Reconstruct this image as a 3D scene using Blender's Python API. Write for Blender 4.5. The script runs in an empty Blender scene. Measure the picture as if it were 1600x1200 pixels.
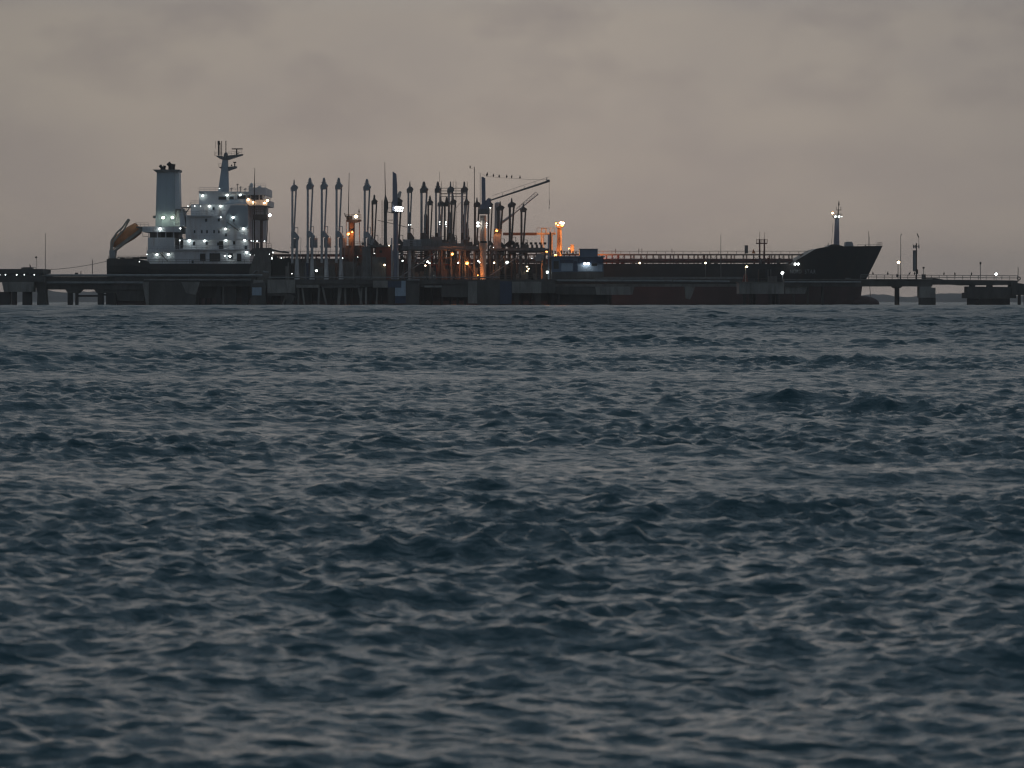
import bpy, math, random
import numpy as np
from mathutils import Vector, Matrix
R = math.radians
random.seed(7)
scene = bpy.context.scene
COL = scene.collection
# ------------------------------------------------------------------ camera
CAM_H = 0.9            # eye height above the water, metres
HOR = 471.0            # picture row of the horizon in the 1600 x 1200 photograph
F = 6000.0             # focal length in photograph pixels (135 mm on a 36 mm frame)
cd = bpy.data.cameras.new('camera'); cam = bpy.data.objects.new('camera', cd); COL.objects.link(cam)
cam.location = (0, 0, CAM_H); cam.rotation_euler = (R(90), 0, 0)
cd.sensor_width = 36; cd.lens = 36 * F / 1600; cd.shift_y = -(600 - HOR) / 1600
cd.clip_start = 0.3; cd.clip_end = 40000
cd.dof.use_dof = True; cd.dof.focus_distance = 880; cd.dof.aperture_fstop = 14.0
scene.camera = cam
# ------------------------------------------------------------------ world: overcast dusk sky
w = bpy.data.worlds.new('World'); scene.world = w; w.use_nodes = True
nt = w.node_tree; N = nt.nodes; L = nt.links; N.clear()
def nd(tree, typ, **kw):
    n = tree.nodes.new(typ)
    for k, v in kw.items(): setattr(n, k, v)
    return n
def mth(tree, op, a, b=None, c=None, clamp=False):
    n = tree.nodes.new('ShaderNodeMath'); n.operation = op; n.use_clamp = clamp
    for i, v in enumerate((a, b, c)):
        if v is None: continue
        if isinstance(v, (int, float)): n.inputs[i].default_value = v
        else: tree.links.new(v, n.inputs[i])
    return n.outputs[0]
def mixc(tree, fac, a, b, mode='MIX'):
    n = tree.nodes.new('ShaderNodeMix'); n.data_type = 'RGBA'; n.blend_type = mode
    for sock, v in ((n.inputs[0], fac), (n.inputs[6], a), (n.inputs[7], b)):
        if isinstance(v, (int, float)): sock.default_value = v
        elif isinstance(v, tuple): sock.default_value = (*v, 1) if len(v) == 3 else v
        else: tree.links.new(v, sock)
    return n.outputs[2]
def ramp(tree, fac, stops, interp='EASE'):
    n = tree.nodes.new('ShaderNodeValToRGB'); n.color_ramp.interpolation = interp
    el = n.color_ramp.elements
    while len(el) > 1: el.remove(el[0])
    el[0].position = stops[0][0]; el[0].color = (*stops[0][1], 1)
    for p, c in stops[1:]:
        e = el.new(p); e.color = (*c, 1)
    tree.links.new(fac, n.inputs[0]); return n.outputs[0]
tc = nd(nt, 'ShaderNodeTexCoord'); sp = nd(nt, 'ShaderNodeSeparateXYZ'); L.new(tc.outputs['Generated'], sp.inputs[0])
dx, dy, dz = sp.outputs
zc = mth(nt, 'MAXIMUM', dz, 0.0)
# overcast veil by elevation: warm afterglow low over the horizon, blue-grey above
veil = ramp(nt, zc, [(0.0, (0.294, 0.294, 0.288)), (0.03, (0.286, 0.286, 0.278)), (0.075, (0.283, 0.277, 0.265)),
                     (0.100, (0.172, 0.218, 0.270)), (0.25, (0.160, 0.228, 0.290)), (1.0, (0.158, 0.228, 0.292))], 'LINEAR')
# cloud deck: noise on a flat layer seen in perspective
den = mth(nt, 'ADD', zc, 0.30)
cmb = nd(nt, 'ShaderNodeCombineXYZ')
L.new(mth(nt, 'MULTIPLY', mth(nt, 'DIVIDE', dx, den), 1.4), cmb.inputs[0]); L.new(mth(nt, 'DIVIDE', dy, den), cmb.inputs[1])
cn = nd(nt, 'ShaderNodeTexNoise'); cn.inputs['Scale'].default_value = 6.5; cn.inputs['Detail'].default_value = 4; cn.inputs['Roughness'].default_value = 0.5
L.new(cmb.outputs[0], cn.inputs['Vector'])
cl = mth(nt, 'MULTIPLY', mth(nt, 'SUBTRACT', cn.outputs['Fac'], 0.47, clamp=True), 5.0, clamp=True)
band = mth(nt, 'MULTIPLY', mth(nt, 'SUBTRACT', zc, 0.030, clamp=True), 24.0, clamp=True)
veil = mixc(nt, mth(nt, 'MULTIPLY', mth(nt, 'MULTIPLY', cl, band), 0.85), veil, (0.205, 0.208, 0.218))
cn2 = nd(nt, 'ShaderNodeTexNoise'); cn2.inputs['Scale'].default_value = 3.6; cn2.inputs['Detail'].default_value = 3
L.new(cmb.outputs[0], cn2.inputs['Vector'])
veil = mixc(nt, 1.0, veil, ramp(nt, cn2.outputs['Fac'], [(0.3, (0.93, 0.92, 0.93)), (0.7, (1.085, 1.05, 1.005))]), 'MULTIPLY')
# afterglow: the sky dims with the angle away from where the sun went down
az = mth(nt, 'ARCTAN2', mth(nt, 'SUBTRACT', dx, mth(nt, 'MULTIPLY', dy, 0.012)), dy)
glow = mth(nt, 'EXPONENT', mth(nt, 'MULTIPLY', mth(nt, 'POWER', mth(nt, 'DIVIDE', az, 0.17), 2.0), -1.0))
dim = mth(nt, 'ADD', mth(nt, 'MULTIPLY', glow, 0.30), 0.76)
glow2 = mth(nt, 'EXPONENT', mth(nt, 'MULTIPLY', mth(nt, 'POWER', mth(nt, 'DIVIDE', az, 1.6), 2.0), -1.0))
dim = mth(nt, 'MULTIPLY', dim, mth(nt, 'ADD', mth(nt, 'MULTIPLY', glow2, 0.12), 0.90))
veil = mixc(nt, 1.0, veil, dim, 'MULTIPLY')
sky = nd(nt, 'ShaderNodeTexSky'); sky.sky_type = 'NISHITA'; sky.sun_disc = False
sky.sun_elevation = R(2.0); sky.sun_rotation = R(0)
skys = mixc(nt, 1.0, sky.outputs[0], (0.05, 0.05, 0.05), 'MULTIPLY')
final = mixc(nt, 0.96, skys, veil)
bg = nd(nt, 'ShaderNodeBackground'); L.new(final, bg.inputs[0]); bg.inputs[1].default_value = 1.0
wo = nd(nt, 'ShaderNodeOutputWorld'); L.new(bg.outputs[0], wo.inputs[0])
# ------------------------------------------------------------------ sun, almost gone behind the clouds
sd = bpy.data.lights.new('sun', 'SUN'); so = bpy.data.objects.new('sun', sd); COL.objects.link(so)
sd.energy = 0.04; sd.angle = R(25); sd.color = (1, 0.85, 0.7)
so.rotation_euler = (R(-84), 0, 0)     # shining from over the ship towards the camera
# ------------------------------------------------------------------ exposure
scene.view_settings.view_transform = 'Standard'; scene.view_settings.look = 'None'
scene.view_settings.exposure = 0; scene.view_settings.gamma = 1; scene.view_settings.use_curve_mapping = False
scene.cycles.use_denoising = True; scene.cycles.max_bounces = 6; scene.cycles.volume_bounces = 0
scene.cycles.sample_clamp_indirect = 4.0; scene.cycles.use_adaptive_sampling = True; scene.cycles.adaptive_threshold = 0.02
scene.cycles.filter_width = 1.3

# ------------------------------------------------------------------ materials
def new_mat(name):
    m = bpy.data.materials.new(name); m.use_nodes = True
    return m, m.node_tree, m.node_tree.nodes['Principled BSDF']
def paint(name, col, rough=0.6, var=0.25, rust=0.0, rustcol=(0.10, 0.045, 0.025), metal=0.0, scale=0.5, streak=0.0):
    m, t, b = new_mat(name)
    c = nd(t, 'ShaderNodeTexCoord')
    mp = nd(t, 'ShaderNodeMapping'); t.links.new(c.outputs['Object'], mp.inputs[0]); mp.inputs['Scale'].default_value = (1, 1, 0.35)
    n1 = nd(t, 'ShaderNodeTexNoise'); n1.inputs['Scale'].default_value = scale; n1.inputs['Detail'].default_value = 6; n1.inputs['Roughness'].default_value = 0.65
    t.links.new(mp.outputs[0], n1.inputs['Vector'])
    lo = tuple(x * (1 - var) for x in col); hi = tuple(min(1, x * (1 + var)) for x in col)
    out = ramp(t, n1.outputs['Fac'], [(0.3, lo), (0.7, hi)])
    if rust > 0:
        n2 = nd(t, 'ShaderNodeTexNoise'); n2.inputs['Scale'].default_value = scale * 2.3; n2.inputs['Detail'].default_value = 8
        mp2 = nd(t, 'ShaderNodeMapping'); t.links.new(c.outputs['Object'], mp2.inputs[0]); mp2.inputs['Scale'].default_value = (1.4, 1.4, 0.22)
        t.links.new(mp2.outputs[0], n2.inputs['Vector'])
        f = ramp(t, n2.outputs['Fac'], [(0.50, (0, 0, 0)), (0.72, (rust, rust, rust))])
        out = mixc(t, f, out, rustcol)
    t.links.new(out, b.inputs['Base Color'])
    b.inputs['Roughness'].default_value = rough; b.inputs['Metallic'].default_value = metal
    bp = nd(t, 'ShaderNodeBump'); bp.inputs['Strength'].default_value = 0.25; bp.inputs['Distance'].default_value = 0.05
    t.links.new(n1.outputs['Fac'], bp.inputs['Height']); t.links.new(bp.outputs[0], b.inputs['Normal'])
    return m
def glowm(name, col, strength):
    m, t, b = new_mat(name)
    b.inputs['Base Color'].default_value = (0.8, 0.8, 0.8, 1)
    b.inputs['Emission Color'].default_value = (*col, 1); b.inputs['Emission Strength'].default_value = strength
    return m
M = dict(
    white=paint('white_ship_paint', (0.60, 0.62, 0.66), 0.5, 0.12, 0.40, (0.30, 0.20, 0.14), scale=0.25),
    hull=paint('black_hull_paint', (0.014, 0.015, 0.018), 0.45, 0.45, 0.45, (0.06, 0.038, 0.028), scale=0.15),
    boot=paint('red_boot_topping', (0.065, 0.031, 0.032), 0.6, 0.3, 0.3, (0.05, 0.03, 0.025), scale=0.2),
    funnel=paint('blue_grey_funnel_paint', (0.36, 0.42, 0.48), 0.55, 0.08, 0.2, (0.2, 0.18, 0.16), scale=0.3),
    soot=paint('sooty_steel', (0.012, 0.012, 0.012), 0.8, 0.3),
    oxide=paint('red_oxide_steel', (0.13, 0.032, 0.025), 0.65, 0.3, 0.4, scale=0.8),
    deckred=paint('deck_red_paint', (0.10, 0.030, 0.024), 0.7, 0.3),
    orange=paint('orange_lifeboat_shell', (0.75, 0.29, 0.10), 0.5, 0.15, 0.2),
    buff=paint('pale_boat_ramp_paint', (0.42, 0.37, 0.32), 0.6, 0.2, 0.2),
    grey=paint('light_grey_steel', (0.34, 0.35, 0.38), 0.5, 0.18, 0.35, scale=0.9),
    armg=paint('pale_arm_paint', (0.42, 0.43, 0.46), 0.5, 0.15, 0.3, scale=0.9),
    blueg=paint('blue_grey_steel', (0.20, 0.21, 0.28), 0.5, 0.15, 0.2, scale=0.6),
    dark=paint('dark_weathered_steel', (0.115, 0.108, 0.102), 0.6, 0.3, 0.5, scale=1.0),
    mid=paint('mid_grey_steel', (0.15, 0.15, 0.153), 0.6, 0.25, 0.45, scale=1.0),
    brown=paint('brown_rusty_steel', (0.125, 0.088, 0.074), 0.7, 0.3, 0.5, scale=0.8),
    conc=paint('weathered_concrete', (0.235, 0.222, 0.21), 0.85, 0.3, 0.5, (0.06, 0.055, 0.05), scale=0.35),
    concd=paint('dark_wet_concrete', (0.085, 0.080, 0.077), 0.8, 0.35, 0.4, (0.03, 0.03, 0.028), scale=0.4),
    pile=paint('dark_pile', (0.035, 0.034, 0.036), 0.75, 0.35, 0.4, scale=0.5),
    pipe=paint('pale_pipe_lagging', (0.23, 0.24, 0.25), 0.5, 0.2, 0.3, scale=0.6),
    bluew=paint('dark_blue_cabin_wall', (0.11, 0.165, 0.25), 0.55, 0.15, 0.15, scale=0.7),
    bluep=paint('pale_blue_panel', (0.32, 0.40, 0.50), 0.5, 0.12, 0.2, scale=0.6),
    fendb=paint('blue_fender_face', (0.03, 0.055, 0.11), 0.6, 0.2, 0.3, scale=0.5),
    glass=paint('dark_window_glass', (0.015, 0.018, 0.022), 0.12, 0.1),
    redw=paint('red_tank_paint', (0.22, 0.045, 0.022), 0.6, 0.25, 0.3, scale=0.6),
    rope=paint('mooring_rope', (0.12, 0.11, 0.10), 0.9, 0.2),
    bird=paint('black_bird_feathers', (0.012, 0.011, 0.011), 0.8, 0.3, scale=6),
    letter=paint('hull_lettering_paint', (0.34, 0.36, 0.38), 0.6, 0.3, 0.6, (0.05, 0.05, 0.05), scale=1.5),
    buoy=paint('faded_lifebuoy', (0.25, 0.08, 0.05), 0.7, 0.2),
    hill=paint('far_wooded_shore', (0.085, 0.078, 0.088), 0.95, 0.4, scale=0.01),
    Lw=glowm('white_floodlight_glass', (0.90, 1.0, 0.93), 11), Ls=glowm('small_white_lamp_glass', (0.92, 1.0, 0.97), 6),
    Lo=glowm('sodium_lamp_glass', (1.0, 0.30, 0.05), 3.2), Ly=glowm('warm_lamp_glass', (1.0, 0.78, 0.48), 14),
    Lc=glowm('added_orange_light_glass', (1.0, 0.30, 0.05), 4), Lg=glowm('greenish_floodlight_glass', (0.88, 1.0, 0.72), 26), Lr=glowm('amber_lamp_glass', (1.0, 0.56, 0.26), 16), Lb=glowm('strong_sodium_flood_glass', (1.0, 0.34, 0.07), 5), Lp=glowm('bright_floodlight_bank_glass', (0.95, 1.0, 0.98), 14),  # Lc glows only in the hidden lamps added for gantry and catwalk
)
# ------------------------------------------------------------------ mesh collecting helpers
ORG = {}
def PX(px, Y): return (px - 800.0) / F * Y
def PZ(py, Y): return CAM_H + (HOR - py) / F * Y
def P(px, py, Y): return Vector((PX(px, Y), Y, PZ(py, Y)))
def setp(o, label=None, cat=None, group=None, kind=None):
    for k, v in (('label', label), ('category', cat), ('group', group), ('kind', kind)):
        if v: o[k] = v
    return o
def empty(name, loc, label, cat, group=None):
    o = bpy.data.objects.new(name, None); COL.objects.link(o); o.location = loc; o.empty_display_size = 0.5
    ORG[o] = Vector(loc); return setp(o, label, cat, group)
class MB:
    def __init__(s): s.v = []; s.f = []
    def add(s, vs, fs):
        n = len(s.v); s.v += [tuple(v) for v in vs]; s.f += [tuple(i + n for i in f) for f in fs]; return s
    def box(s, x0, x1, y0, y1, z0, z1):
        return s.add([(x0,y0,z0),(x1,y0,z0),(x1,y1,z0),(x0,y1,z0),(x0,y0,z1),(x1,y0,z1),(x1,y1,z1),(x0,y1,z1)],
                     [(0,3,2,1),(4,5,6,7),(0,1,5,4),(1,2,6,5),(2,3,7,6),(3,0,4,7)])
    def pb(s, x0, x1, y0, y1, Y, d):      # photo measures at distance Y, d metres deep
        return s.box(PX(x0,Y), PX(x1,Y), Y, Y+d, PZ(y1,Y), PZ(y0,Y))
    def prism(s, pts, Y, d):              # outline (photo measures at Y) given its depth
        n = len(pts); a = [P(x,y,Y) for x,y in pts]; b = [p + Vector((0,d,0)) for p in a]
        return s.add(a+b, [tuple(range(n)), tuple(range(2*n-1,n-1,-1))] + [(i,i+n,(i+1)%n+n,(i+1)%n) for i in range(n)])
    def bar(s, p, q, r, r2=None, n=6):
        p = Vector(p); q = Vector(q); r2 = r if r2 is None else r2
        d = (q-p).normalized(); a = d.orthogonal().normalized(); b = d.cross(a)
        vs = []
        for c, rr in ((p,r),(q,r2)):
            for i in range(n):
                t = 2*math.pi*(i+0.5)/n; vs.append(c + a*math.cos(t)*rr + b*math.sin(t)*rr)
        return s.add(vs, [(i,(i+1)%n,(i+1)%n+n,i+n) for i in range(n)] + [tuple(range(n-1,-1,-1)), tuple(range(n,2*n))])
    def pbar(s, a, b, Y, r, r2=None, n=6, Y2=None):   # r in photo pixels
        k = Y/F
        return s.bar(P(a[0],a[1],Y), P(b[0],b[1],Y if Y2 is None else Y2), r*k, None if r2 is None else r2*k, n)
    def path(s, pts, r, n=6):
        for a, b in zip(pts, pts[1:]): s.bar(a, b, r, n=n)
        return s
    def lathe(s, prof, c, n=12):          # prof: (radius, z) list, c base centre
        vs = [(c[0]+r*math.cos(2*math.pi*i/n), c[1]+r*math.sin(2*math.pi*i/n), c[2]+z) for r, z in prof for i in range(n)]
        fs = [(k*n+i, k*n+(i+1)%n, (k+1)*n+(i+1)%n, (k+1)*n+i) for k in range(len(prof)-1) for i in range(n)]
        return s.add(vs, fs + [tuple(range(n-1,-1,-1)), tuple(range((len(prof)-1)*n, len(prof)*n))])
    def ring(s, c, rx, rz, r, ang=0.0, n=14):   # upright hoop
        ca, sa = math.cos(ang), math.sin(ang)
        pts = [Vector(c) + Vector((ca*rx*math.cos(2*math.pi*i/n), sa*rx*math.cos(2*math.pi*i/n), rz*math.sin(2*math.pi*i/n))) for i in range(n+1)]
        return s.path(pts, r, 5)
    def rail(s, a, b, h, step, r=0.03, mids=1):
        a = Vector(a); b = Vector(b); n = max(1, round((b-a).length/step)); up = Vector((0,0,h))
        for i in range(n+1):
            p = a.lerp(b, i/n); s.bar(p, p+up, r, n=4)
        for k in range(mids+1): s.bar(a+up*(k+1)/(mids+1), b+up*(k+1)/(mids+1), r, n=4)
        return s
    def build(s, name, mat, parent=None, label=None, kind=None, smooth=False):
        me = bpy.data.meshes.new(name)
        o = Vector((0,0,0)) if parent is None else ORG[parent]
        me.from_pydata([(v[0]-o.x, v[1]-o.y, v[2]-o.z) for v in s.v], [], s.f)
        import bmesh
        b = bmesh.new(); b.from_mesh(me); bmesh.ops.recalc_face_normals(b, faces=b.faces); b.to_mesh(me); b.free()
        me.materials.append(M[mat] if isinstance(mat, str) else mat)
        if smooth: me.polygons.foreach_set('use_smooth', [True]*len(me.polygons))
        ob = bpy.data.objects.new(name, me); COL.objects.link(ob)
        if parent is not None: ob.parent = parent
        ORG[ob] = o
        if label: ob['label'] = label
        if kind: ob['kind'] = kind
        return ob
def copy_tree(o, parent=None, loc=None):
    c = o.copy(); COL.objects.link(c); ORG[c] = ORG.get(o, Vector())
    if parent is not None: c.parent = parent
    if loc is not None: c.location = loc; ORG[c] = Vector(loc)
    for ch in o.children:
        copy_tree(ch, c)
    return c
# lamp glass: one little sphere shared by every lamp of a colour
import bmesh
LAMP = {}
def lampmesh(mat):
    if mat not in LAMP:
        b = bmesh.new(); bmesh.ops.create_icosphere(b, subdivisions=1, radius=1)
        me = bpy.data.meshes.new('lamp_glass'); b.to_mesh(me); b.free(); me.materials.append(M[mat]); LAMP[mat] = me
    return LAMP[mat]
hb = bmesh.new(); bmesh.ops.create_cube(hb, size=1); HOUS = bpy.data.meshes.new('lamp_housing'); hb.to_mesh(HOUS); hb.free(); HOUS.materials.append(M['dark'])
POWER = dict(Lo=200, Lb=210, Lc=1300)      # watts of the sodium lamps and of the added orange lights
def lamp(parent, px, py, Y, r, mat='Lw', wide=1.0, up=1):
    """a lamp fitting (housing over a glowing glass) as a part of its thing; r in photo pixels"""
    r *= 0.76 if mat in ('Lw', 'Ls') else 1.0
    k = Y/F; p = P(px, py, Y) - ORG[parent]
    if mat in POWER:
        ld = bpy.data.lights.new('lamp_light', 'POINT'); ld.energy = POWER[mat]; ld.color = (1.0, 0.30, 0.06); ld.shadow_soft_size = 0.15
        lo = bpy.data.objects.new('lamp_light', ld); COL.objects.link(lo); lo.parent = parent; lo.location = p + Vector((0, -r*k-.35, -up*.2))
    h = bpy.data.objects.new('floodlight', HOUS); COL.objects.link(h); h.parent = parent
    h.location = p + Vector((0, 0.25, up*r*k*1.05)); h.scale = (2.0*r*k*wide, 0.55, r*k*0.5)
    g = bpy.data.objects.new('lamp_glass', lampmesh(mat)); COL.objects.link(g); g.parent = h
    g.matrix_parent_inverse = Matrix.Identity(4)
    g.location = (0, -0.25/0.55, -up*1.05/0.5); g.scale = (wide*r*k/h.scale.x, r*k*0.8/h.scale.y, r*k*0.85/h.scale.z)
    return h

# ================================================================== SETTING: the sea
def sea():
    rng = np.random.default_rng(11)
    half = R(8.3); step = 3.8/3840
    th = np.arange(-half, half+1e-6, step); nc = len(th)
    # beyond the fan: a verge some metres wide, still fine, then ever wider strips out to the horizon
    off = []; d = 0.05; m_ = 0.0
    while m_ < 5500: m_ += d; off.append(m_); d *= 1.036 if m_ < 8 else 1.4
    off = np.array(off); ns = len(off); nth = nc + 2*ns
    r = [0.9]
    while r[-1] < 6.0: r.append(r[-1]*1.012)
    while r[-1] < 95: r.append(r[-1]*1.0017)
    while r[-1] < 220: r.append(r[-1]+0.15)
    while r[-1] < 520: r.append(r[-1]*1.002)
    while r[-1] < 880: r.append(r[-1]*1.0028)
    while r[-1] < 5000: r.append(r[-1]*1.04)
    back = [0.6, 0.2]; g_ = 0.4
    while back[-1] > -4800: back.append(back[-1]-g_); g_ *= 1.3
    r = np.array(back[::-1] + r); nr = len(r)
    rc = np.maximum(r, 0.9)[:, None]
    xc = rc*np.sin(th)[None, :]; yc = np.where(r[:, None] >= 0.9, rc*np.cos(th)[None, :], r[:, None])
    xe_ = rc*math.sin(half); ye_ = np.where(r[:, None] >= 0.9, rc*math.cos(half), r[:, None])
    X = np.concatenate([-(xe_+off[::-1][None, :]), xc, xe_+off[None, :]], 1).astype(np.float32)
    Y = np.concatenate([np.repeat(ye_, ns, 1), yc, np.repeat(ye_, ns, 1)], 1).astype(np.float32)
    RR = np.sqrt(X*X+Y*Y)
    dr = np.abs(np.gradient(r))[:, None]
    cell = np.maximum(dr*np.ones((1, nth)), np.abs(np.gradient(X, axis=1))*1.25).astype(np.float32)
    Z = np.zeros_like(X); DX = np.zeros_like(X); DY = np.zeros_like(X)
    # slow gusty modulation so that some patches stand higher than others
    def gust(n, lo, hi, amt):
        g = np.ones_like(X)
        for i in range(n):
            lam = rng.uniform(lo, hi); an = rng.uniform(0, math.pi); ph = rng.uniform(0, 6.28)
            g += amt*np.sin((X*math.cos(an)+Y*math.sin(an))*2*math.pi/lam + ph)
        return np.clip(g, 0.6, 2.2)
    mod1 = gust(9, 3, 30, 0.14); mod2 = gust(8, 5, 30, 0.22)
    open_sea = (0.6 + 0.4*np.clip((RR-9)/22, 0, 1) + 2.0*np.clip((RR-120)/250, 0, 1)).astype(np.float32)      # higher waves out of the lee of the beach
    chop_out = (0.80 + 0.20*np.clip((RR-9)/22, 0, 1) + 1.0*np.clip((RR-35)/90, 0, 1)).astype(np.float32); mid_out = (0.9 + 0.1*np.clip((RR-8)/14, 0, 1)).astype(np.float32)
    nw = 150
    for i in range(nw):
        lam = 0.05*(3.8/0.05)**((i+rng.uniform(0,1))/nw)
        k = 2*math.pi/lam
        spread = 0.45 if lam > 0.9 else 0.95
        an = R(-90+14) + rng.normal(0, spread)
        slope = 0.0465*(0.9 if lam < 0.08 else 1.12)*(1.0 if lam < 0.34 else 0.48 if lam < 0.9 else 0.19)
        amp = slope/k; ph = rng.uniform(0, 2*math.pi)
        wgt = np.clip((lam/cell - 1.7)/1.0, 0, 1)
        if not wgt.any(): continue
        arg = (X*math.cos(an) + Y*math.sin(an))*np.float32(k) + np.float32(ph)
        am = wgt*amp*((mod1 if lam < 0.7 else mod2)*(1 if lam < 0.13 else mid_out if lam < 0.24 else chop_out if lam < 1.2 else open_sea))
        Z += am*np.cos(arg); sn = am*np.sin(arg)*0.85
        DX -= sn*math.cos(an); DY -= sn*math.sin(an)
    # single steeper crests here and there
    pk = [(2.45, 33.0, .105, .95, .26, 6), (3.15, 32.0, .085, .6, .22, -10), (1.25, 32.0, .07, .3, .2, -6), (-0.28, 13.6, .085, .36, .15, 10), (.10, 13.9, .07, .22, .12, -14), (.38, 14.1, .075, .2, .12, 8), (-2.2, 30.5, .045, .5, .2, 5), (-.9, 24, .03, .4, .16, 12), (4.1, 78, .08, .8, .4, 0), (1.9, 11.0, .03, .35, .12, 12)]
    pk += [(rng.uniform(-.125, .125)*d, d, .0011*d**.9*rng.uniform(.7, 1.5), .028*d**.85*rng.uniform(.6, 1.5), .011*d**.85, rng.uniform(-20, 20)) for d in 9*(200/9)**rng.uniform(0, 1, 46)]
    for x0, y0, A, lu, lv, rot in pk:
        jj = np.where(np.abs(r - y0) < 6*lu + 1)[0]
        if len(jj) == 0: continue
        sl = slice(jj[0], jj[-1]+1); ca, sa = math.cos(R(rot)), math.sin(R(rot))
        ddx = X[sl]-x0; ddy = Y[sl]-y0; u = ddx*ca+ddy*sa; v = -ddx*sa+ddy*ca + .25*u*u/lu*.3
        v = np.where(v < 0, v*1.5, v*.8)
        Z[sl] += .82*A*np.exp(-(u/lu/1.25)**2-((v+.3*lv*np.sin(u*3.1/lu+y0))/lv)**2)*(1+.28*np.sin(u*5.3/lu+x0)+.16*np.sin(u*13/lu+2*y0))
    far_ = np.clip((RR-180)/350, 0, 1).astype(np.float32)
    for i in range(12):
        lam = rng.uniform(5, 10); k = 2*math.pi/lam; an = R(-90+14) + rng.normal(0, .5)
        Z += np.clip((lam/cell-1.7)/1.0, 0, 1)*far_*(.030/k)*np.cos((X*math.cos(an)+Y*math.sin(an))*np.float32(k)+np.float32(rng.uniform(0, 6.28)))
    X = X + DX; Y = Y + DY
    co = np.stack([X, Y, Z], -1).reshape(-1, 3)
    i, j = np.meshgrid(np.arange(nr-1), np.arange(nth-1), indexing='ij')
    q = np.stack([i*nth+j, i*nth+j+1, (i+1)*nth+j+1, (i+1)*nth+j], -1).reshape(-1, 4)[:, ::-1]
    me = bpy.data.meshes.new('sea_water')
    me.vertices.add(len(co)); me.vertices.foreach_set('co', co.astype(np.float32).ravel())
    me.loops.add(len(q)*4); me.loops.foreach_set('vertex_index', q.astype(np.int32).ravel())
    me.polygons.add(len(q)); me.polygons.foreach_set('loop_start', np.arange(0, len(q)*4, 4, dtype=np.int32))
    me.polygons.foreach_set('use_smooth', np.ones(len(q), dtype=bool))
    me.update(calc_edges=True)
    m, t, b = new_mat('sea_water_surface')
    b.inputs['Base Color'].default_value = (0.034, 0.080, 0.098, 1); b.inputs['Roughness'].default_value = 0.16
    b.inputs['IOR'].default_value = 1.333; b.inputs['Specular Tint'].default_value = (0.82, 0.93, 1.0, 1)
    g = nd(t, 'ShaderNodeNewGeometry')
    mp = nd(t, 'ShaderNodeMapping'); mp.inputs['Rotation'].default_value = (0, 0, R(14)); mp.inputs['Scale'].default_value = (0.55, 1.0, 1.0)
    t.links.new(g.outputs['Position'], mp.inputs[0])
    n1 = nd(t, 'ShaderNodeTexNoise'); n1.inputs['Scale'].default_value = 3.2; n1.inputs['Detail'].default_value = 3.5; n1.inputs['Roughness'].default_value = 0.55; n1.inputs['Distortion'].default_value = 0.4
    t.links.new(mp.outputs[0], n1.inputs['Vector'])
    n2 = nd(t, 'ShaderNodeTexNoise'); n2.inputs['Scale'].default_value = 0.45; n2.inputs['Detail'].default_value = 3; n2.inputs['Roughness'].default_value = 0.5
    t.links.new(mp.outputs[0], n2.inputs['Vector'])
    # the small chop that the mesh carries near by is carried by relief further out
    ds = nd(t, 'ShaderNodeVectorMath', operation='LENGTH'); t.links.new(g.outputs['Position'], ds.inputs[0])
    far = mth(t, 'MULTIPLY', mth(t, 'SUBTRACT', ds.outputs['Value'], 25.0, clamp=False), 1/160.0, clamp=True)
    b1 = nd(t, 'ShaderNodeBump'); b1.inputs['Distance'].default_value = 0.16
    t.links.new(n1.outputs['Fac'], b1.inputs['Height']); t.links.new(mth(t, 'ADD', mth(t, 'MULTIPLY', far, 0.75), 0.18), b1.inputs['Strength'])
    n3 = nd(t, 'ShaderNodeTexNoise'); n3.inputs['Scale'].default_value = 13; n3.inputs['Detail'].default_value = 3; t.links.new(mp.outputs[0], n3.inputs['Vector'])
    b0 = nd(t, 'ShaderNodeBump'); b0.inputs['Distance'].default_value = 0.042; b0.inputs['Strength'].default_value = 1.0
    t.links.new(n3.outputs['Fac'], b0.inputs['Height']); t.links.new(b0.outputs[0], b1.inputs['Normal'])
    b2 = nd(t, 'ShaderNodeBump'); b2.inputs['Distance'].default_value = 0.7
    t.links.new(n2.outputs['Fac'], b2.inputs['Height']); t.links.new(mth(t, 'MULTIPLY', far, 0.8), b2.inputs['Strength'])
    t.links.new(mth(t, 'ADD', mth(t, 'MULTIPLY', mth(t, 'POWER', far, 0.6), 0.12), 0.21), b.inputs['Roughness']); t.links.new(b1.outputs[0], b2.inputs['Normal']); t.links.new(b2.outputs[0], b.inputs['Normal'])
    me.materials.append(m)
    o = bpy.data.objects.new('sea_water', me); COL.objects.link(o); o['kind'] = 'structure'
    bed = MB().box(-5200, 5200, -5200, 5200, -7, -6).build('sea_bed', 'concd'); bed['kind'] = 'structure'
sea()
# far wooded shore
def shore():
    Y = 4300; mb = MB(); rng = random.Random(5); xs = np.linspace(-300, 1900, 260)
    vs = []; fs = []
    for i, x in enumerate(xs):
        t = x/70.0
        y = 460.0 - 2.0*math.sin(t*0.9+0.4) - 2.0*math.sin(t*2.3+1.0) - 1.4*math.sin(t*5.1) - rng.uniform(-1.0, 1.0)
        if x < 400: y -= 4
        for yy, d in ((HOR+1.2, 0), ((HOR+y)/2, 60), (y, 200)): vs.append(P(x, yy, Y) + Vector((0, d, 0)))
        vs.append(P(x, HOR+1.2, Y) + Vector((0, 700, 0)))
    for i in range(len(xs)-1):
        for k in range(3): fs.append((4*i+k, 4*i+4+k, 4*i+5+k, 4*i+1+k))
    o = mb.add(vs, fs).build('hills', 'hill'); o['kind'] = 'structure'
shore()

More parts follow.
